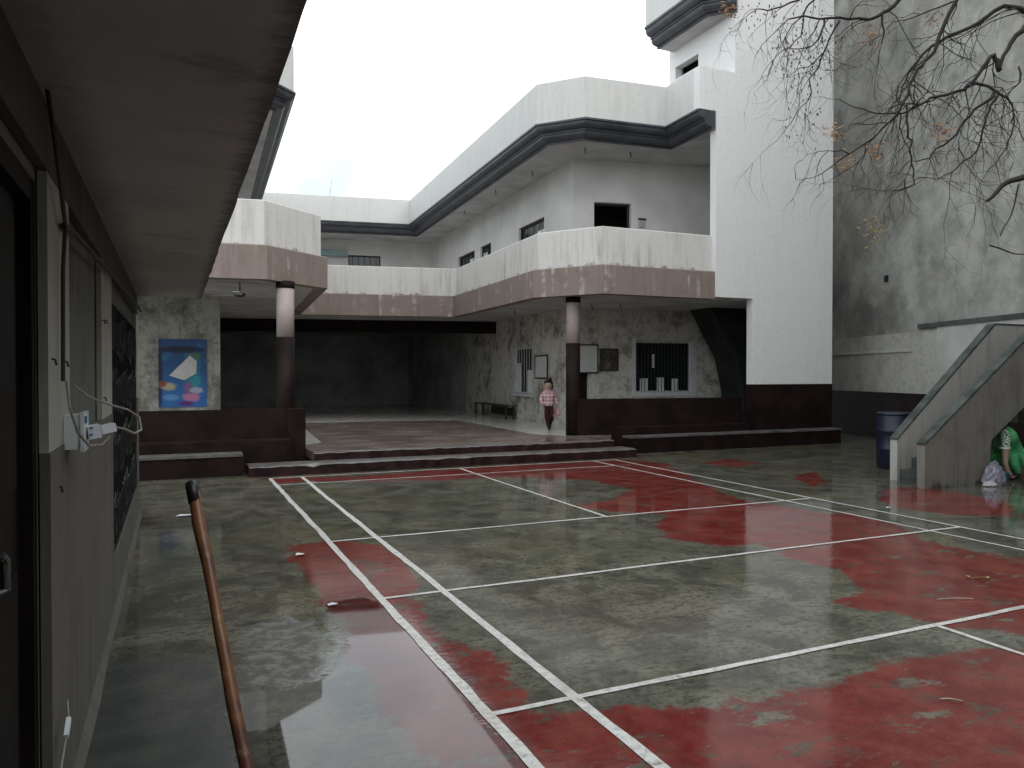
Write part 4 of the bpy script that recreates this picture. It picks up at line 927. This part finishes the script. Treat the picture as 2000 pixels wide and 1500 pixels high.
# things on the floor beside the person
def crumple(name, c, r, mat, seed, label, cat):
    rs = random.Random(seed); bm = bmesh.new(); bmesh.ops.create_icosphere(bm, subdivisions=4, radius=1)
    ph = [(Vector((rs.uniform(-1, 1), rs.uniform(-1, 1), rs.uniform(-1, 1))).normalized(), rs.uniform(.015, .06), rs.uniform(4, 11)) for _ in range(14)]
    for v in bm.verts:
        n = v.co.normalized(); k = 1 + sum(a * abs(math.sin(f * n.dot(d))) for d, a, f in ph) - .18
        tp = 1.12 - .5 * max(-.3, n.z); v.co = Vector((n.x * r[0] * k * tp, n.y * r[1] * k * tp, max(-.6 * r[2], n.z * r[2] * k)))
    zmin = min(v.co.z for v in bm.verts)
    for v in bm.verts: v.co.z -= zmin
    me = bpy.data.meshes.new(name); bm.to_mesh(me); bm.free(); me.materials.append(M[mat])
    o = bpy.data.objects.new(name, me); COL.objects.link(o); o.location = c; return tag(o, label, cat)
M['plasticbag2'] = plain('thin_white_plastic', (.42, .42, .42), .35, .3, 14, .5)
crumple('plastic_bag', (6.36, 1.81, 0), (.15, .09, .19), 'plasticbag', 3, 'crumpled lavender plastic bag at the foot of the stair wall', 'bag')
crumple('plastic_bag', (6.17, 1.74, 0), (.09, .06, .045), 'plasticbag2', 9, 'small white plastic bag lying against the lavender bag', 'bag')
bk = thing('blue_bucket', (6.83, 1.98, 0), 'small light blue plastic tub beside the crouching person', 'tub')
mb = MB(); mb.lathe((6.83, 1.98, 0), [(.065, 0), (.085, .13), (.09, .135), (.08, .135), (.062, .01)], 20); mb.build('tub', 'bluebox', bk, True)

# ================================================================ BARE TREE AT THE RIGHT
BR = [(0.022, [(4.25, -0.02, 5.52), (4.1, 0.05, 5.54), (4.03, 0.08, 5.58), (3.9, 0.14, 5.6), (3.8, 0.19, 5.54), (3.64, 0.25, 5.41), (3.49, 0.32, 5.33), (3.31, 0.4, 5.25), (3.18, 0.46, 5.16), (3.08, 0.5, 5.06), (3.0, 0.53, 4.94), (2.93, 0.57, 4.8), (2.89, 0.58, 4.73)]), (0.018, [(3.07, 0.08, 5.62), (3.05, 0.08, 5.47), (2.98, 0.11, 5.33), (2.92, 0.14, 5.17), (2.87, 0.16, 5.04), (2.84, 0.17, 4.93), (2.74, 0.21, 4.83), (2.68, 0.24, 4.75), (2.63, 0.26, 4.64), (2.59, 0.27, 4.54), (2.56, 0.29, 4.43), (2.5, 0.31, 4.32), (2.4, 0.36, 4.19), (2.3, 0.4, 4.08), (2.18, 0.45, 3.98), (2.03, 0.52, 3.87), (1.94, 0.56, 3.81)]), (0.024, [(3.25, -0.67, 5.07), (3.07, -0.59, 4.9), (3.0, -0.56, 4.83), (2.93, -0.53, 4.7), (2.86, -0.51, 4.56), (2.84, -0.5, 4.48)]), (0.019, [(2.85, -0.5, 4.49), (2.84, -0.49, 4.59), (2.8, -0.48, 4.64), (2.76, -0.46, 4.61), (2.71, -0.44, 4.53), (2.62, -0.4, 4.39), (2.55, -0.37, 4.31), (2.44, -0.32, 4.28), (2.33, -0.27, 4.25), (2.24, -0.23, 4.23), (2.15, -0.19, 4.16), (2.06, -0.15, 4.11), (1.99, -0.12, 4.08)]), (0.013, [(2.55, -0.37, 4.33), (2.64, -0.41, 4.37), (2.75, -0.46, 4.34), (2.86, -0.51, 4.26), (2.93, -0.54, 4.21), (2.97, -0.56, 4.11), (2.95, -0.55, 3.99)]), (0.012, [(2.82, -0.49, 4.3), (2.73, -0.45, 4.19), (2.59, -0.39, 4.06), (2.5, -0.35, 3.94), (2.41, -0.31, 3.82), (2.3, -0.26, 3.75), (2.23, -0.24, 3.65), (2.12, -0.19, 3.62)]), (0.01, [(2.84, -0.5, 4.26), (2.77, -0.47, 4.16), (2.73, -0.45, 4.04), (2.7, -0.44, 3.92), (2.65, -0.42, 3.72), (2.52, -0.37, 3.62), (2.43, -0.33, 3.52), (2.3, -0.27, 3.45)]), (0.02, [(3.63, 0.93, 6.2), (3.38, 1.03, 5.96), (3.27, 1.08, 5.84), (3.2, 1.11, 5.8), (3.11, 1.16, 5.75), (3.03, 1.19, 5.74), (2.86, 1.27, 5.74), (2.64, 1.36, 5.75), (2.54, 1.41, 5.74), (2.37, 1.49, 5.78), (2.21, 1.56, 5.74)]), (0.012, [(3.2, 1.11, 5.8), (3.2, 1.11, 5.69), (3.23, 1.1, 5.57), (3.2, 1.11, 5.45)]), (0.01, [(2.57, 0.28, 4.38), (2.57, 0.28, 4.22), (2.58, 0.27, 4.08), (2.62, 0.25, 4.01), (2.59, 0.26, 3.9), (2.61, 0.25, 3.77), (2.63, 0.24, 3.63), (2.64, 0.24, 3.55), (2.54, 0.28, 3.5), (2.44, 0.33, 3.48)]), (0.024, [(2.18, -1.31, 3.26), (2.03, -1.25, 3.21), (1.93, -1.2, 3.18), (1.85, -1.17, 3.13), (1.78, -1.14, 3.04), (1.74, -1.12, 3.01)]), (0.006, [(2.06, -0.94, 2.7), (2.19, -1.0, 2.65), (2.33, -1.06, 2.62), (2.45, -1.12, 2.61)]), (0.01, [(2.54, 1.42, 6.14), (2.48, 1.44, 5.96), (2.4, 1.48, 5.87), (2.37, 1.49, 5.72), (2.34, 1.5, 5.54), (2.23, 1.54, 5.42), (2.15, 1.58, 5.38)]), (0.01, [(2.59, 1.39, 5.74), (2.56, 1.4, 5.6), (2.53, 1.41, 5.51), (2.45, 1.45, 5.42), (2.31, 1.51, 5.39), (2.18, 1.57, 5.39)]), (0.01, [(2.75, 1.31, 5.72), (2.7, 1.34, 5.63), (2.64, 1.36, 5.51), (2.59, 1.38, 5.36), (2.5, 1.42, 5.26), (2.42, 1.46, 5.18), (2.31, 1.5, 5.16)]), (0.008, [(2.6, 1.38, 5.39), (2.53, 1.41, 5.18), (2.42, 1.45, 5.04), (2.45, 1.44, 4.88), (2.39, 1.46, 4.76), (2.31, 1.5, 4.68), (2.23, 1.53, 4.53)]), (0.01, [(2.43, 1.47, 6.11), (2.32, 1.51, 5.96), (2.15, 1.59, 5.89), (1.99, 1.66, 5.84), (1.88, 1.71, 5.86), (1.8, 1.74, 5.81)]), (0.008, [(3.4, 0.37, 5.65), (3.29, 0.42, 5.6), (3.08, 0.51, 5.51), (2.93, 0.57, 5.45), (2.8, 0.63, 5.43)]), (0.008, [(3.14, 0.8, 4.53), (2.98, 0.87, 4.53), (2.82, 0.94, 4.55), (2.66, 1.01, 4.6), (2.5, 1.08, 4.69)]), (0.007, [(3.38, -0.3, 4.25), (3.36, -0.3, 4.02), (3.31, -0.28, 3.87), (3.21, -0.24, 3.71), (3.14, -0.2, 3.63)]), (0.008, [(2.82, -0.7, 4.45), (2.82, -0.71, 4.3), (2.75, -0.68, 4.23), (2.68, -0.65, 4.16)]), (0.006, [(2.4, -0.97, 3.25), (2.36, -0.96, 3.07), (2.32, -0.94, 2.94), (2.25, -0.91, 2.8)])]
LEAF = [(1.51, 1.76, 5.8), (2.91, 1.02, 5.47), (3.37, 0.6, 5.54), (2.05, 0.73, 4.14), (2.25, 0.42, 3.89), (2.44, -0.21, 3.94), (2.43, 0.55, 3.09), (2.72, 1.2, 4.02)]
tree = thing('bare_tree', (7.4, -1.2, 0), 'bare dark-branched tree reaching in from the upper right', 'tree')
rt = random.Random(21)
mb = MB(); mb.tube([(7.4, -1.2, 0), (7.35, -1.15, .8), (7.35, -1.05, 2.0), (7.3, -.95, 3.6), (7.15, -.85, 5.4), (7.0, -.8, 7.6)], [.24, .19, .17, .15, .13, .10], 14); mb.build('trunk', 'bark', tree, True)
TOP = Vector((7.0, -.8, 7.6))
mb = MB()
def twig(p, d, L, r, lev):
    n = 5 if lev > 0 else 4; pts = [Vector(p)]; d = Vector(d).normalized()
    for i in range(n):
        d = (d + Vector((rt.uniform(-.45, .45), rt.uniform(-.45, .45), rt.uniform(-.5, .34)))).normalized(); pts.append(pts[-1] + d * L / n)
    mb.tube(pts, [r * (1 - .7 * i / n) for i in range(n + 1)], 5 if lev > 1 else 4, False)
    if lev > 0:
        for _ in range(3 if lev > 1 else 2):
            k = rt.randint(1, n); twig(pts[k], d + Vector((rt.uniform(-1.2, 1.2), rt.uniform(-1.0, 1.0), rt.uniform(-1.2, .6))), L * rt.uniform(.45, .75), r * .6, lev - 1)
for r, pl in BR:
    pv = [Vector(p) for p in pl]
    # gentle depth wander keeps the limbs three-dimensional
    pts = []
    for i, p in enumerate(pv):
        pts.append(p)
        if i < len(pv) - 1: pts.append(p.lerp(pv[i + 1], .5) + Vector((rt.uniform(-.01, .01), rt.uniform(-.02, .02), rt.uniform(-.008, .008))))
    n = len(pts); mb.tube(pts, [max(.0045, 1.3 * r * (1 - .72 * i / n)) for i in range(n)], 7)
    for i, p in enumerate(pv[1:]):
        if rt.random() < .9 and not (r < .0065 or r == .024):
            d = (pv[min(i + 2, len(pv) - 1)] - pv[i]) + Vector((rt.uniform(-.5, .4), rt.uniform(-.5, .5), rt.uniform(-.7, .25)))
            twig(p, d, rt.uniform(.35, .9), max(.004, r * .36), 2)
# limbs joining the out-of-frame ends to the trunk
for j, (r, pl) in enumerate(BR):
    if j in (0, 1, 2, 7, 10, 11, 12, 16):
        e = Vector(pl[-1] if j == 11 else pl[0]); s = TOP if j in (1, 7, 12, 16) else Vector((7.2, -.9, min(5.4, e.z + .3)))
        mid = s.lerp(e, .5) + Vector((.1, 0, .25)); mb.tube([s, s.lerp(mid, .5) + Vector((.05, 0, .1)), mid, e], [.075, .055, .042, r], 9)
for k in range(10):
    a = rt.uniform(0, 6.28); twig(TOP, (math.cos(a), math.sin(a), .9), rt.uniform(1.2, 2.2), .05, 2)
mb.build('branches', 'bark', tree, True)
def leaf_clump(c, n, rad, mat, sz):
    mb = MB()
    for _ in range(n):
        p = Vector(c) + Vector((rt.gauss(0, rad), rt.gauss(0, rad), rt.gauss(0, rad * 1.2))); a = Vector((rt.uniform(-1, 1), rt.uniform(-1, 1), rt.uniform(-1, 1))).normalized(); b = a.orthogonal().normalized() * sz * .4; a = a * sz
        mb.face([p - a, p + b, p + a, p - b])
    return mb.build('dry_leaves', mat, tree)
for i, c in enumerate(LEAF): leaf_clump(c, 60, .06, 'leafdull' if i == 6 else 'leafbrown', .032)
mb = MB()
for c0, cnt in (((1480, 1570), 0),):
    pass
for r, pl in BR[12:17]:
    for p in pl[2:]:
        for _ in range(7):
            q = Vector(p) + Vector((rt.gauss(0, .10), rt.gauss(0, .1), rt.gauss(-.05, .10))); a = Vector((rt.uniform(-.3, .3), rt.uniform(-.3, .3), -1)).normalized() * rt.uniform(.012, .03); b = a.orthogonal().normalized() * .008
            mb.face([q - a, q + b, q + a, q - b])
            b = a.cross(b).normalized() * .008; mb.face([q - a, q + b, q + a, q - b])
o = mb.build('seed_pods', 'pod', tree); o['kind'] = 'stuff'

# ================================================================ SMALL LITTER
def scrap(name, c, pts, mat, label, cat):
    mb = MB(); mb.face([(c[0] + x, c[1] + y, z) for x, y, z in pts]); mb.face([(c[0] + x, c[1] + y, z - .003) for x, y, z in pts][::-1]); o = mb.build(name, mat); origin(o, (c[0], c[1], 0)); return tag(o, label, cat)
lf = thing('fallen_leaf', (1.30, -1.37, 0), 'yellow fallen leaf spray on the red paint at the right', 'leaf')
rl = random.Random(8)
for k in range(6):
    mb = MB(); c = Vector((1.30 + rl.uniform(-.07, .07), -1.37 + rl.uniform(-.06, .06), .012)); a = rl.uniform(0, 6.28); d = Vector((math.cos(a), math.sin(a), 0)); n = Vector((-d.y, d.x, .35))
    mb.face([c - d * .028, c - n * .011, c + d * .03, c + n * .011]); mb.build('leaflet', 'leafyellow', lf)
mb = MB(); mb.tube([(1.23, -1.36, .008), (1.30, -1.37, .012), (1.37, -1.39, .008)], .003, 5); mb.build('stalk', 'leafdull', lf)
scrap('paper_scrap', (-3.38, 1.55), [(-.04, -.02, .01), (.03, -.03, .015), (.045, .02, .01), (-.02, .03, .02)], 'litter', 'tiny white scrap on the far end of the left red strip', 'litter')
scrap('paper_scrap', (-3.39, 0.0), [(-.035, -.02, .008), (.02, -.025, .012), (.04, .01, .008), (.0, .025, .014), (-.03, .02, .008)], 'litter', 'white scrap at the edge of the left puddle', 'litter')
scrap('paper_scrap', (-4.277, 3.955), [(-.09, -.04, .01), (.08, -.03, .012), (.1, .03, .012), (-.05, .05, .015)], 'litter', 'white scrap on the dark floor left of the stick', 'litter')
scrap('paper_scrap', (3.31, 1.08), [(-.04, -.03, .012), (.04, -.02, .015), (.02, .04, .01)], 'litter', 'tiny white scrap in front of the concrete stair', 'litter')
for c, d, L, lb in (((.62, -1.67), (.9, -.35), .26, 'pale straight twig on the red paint near the service line'), ((-.95, -2.76), (.8, -.6), .10, 'short pale twig on the red paint at the bottom right')):
    mb = MB(); v = Vector((*d, 0)).normalized() * L / 2; p = Vector((*c, .008)); mb.tube([p - v, p + Vector((0, .008, .004)), p + v], .004, 5); o = mb.build('twig', 'twig'); origin(o, (c[0], c[1], 0)); tag(o, lb, 'twig')
# television aerial on the far roof
an = thing('roof_aerial', (.95, 23.4, 7.25), 'thin aerial rod standing on the far roof', 'aerial')
mb = MB(); mb.tube([(.95, 23.4, 7.25), (.98, 23.4, 8.3), (1.08, 23.4, 9.0)], [.016, .013, .008], 6); mb.build('rod', 'steel', an)
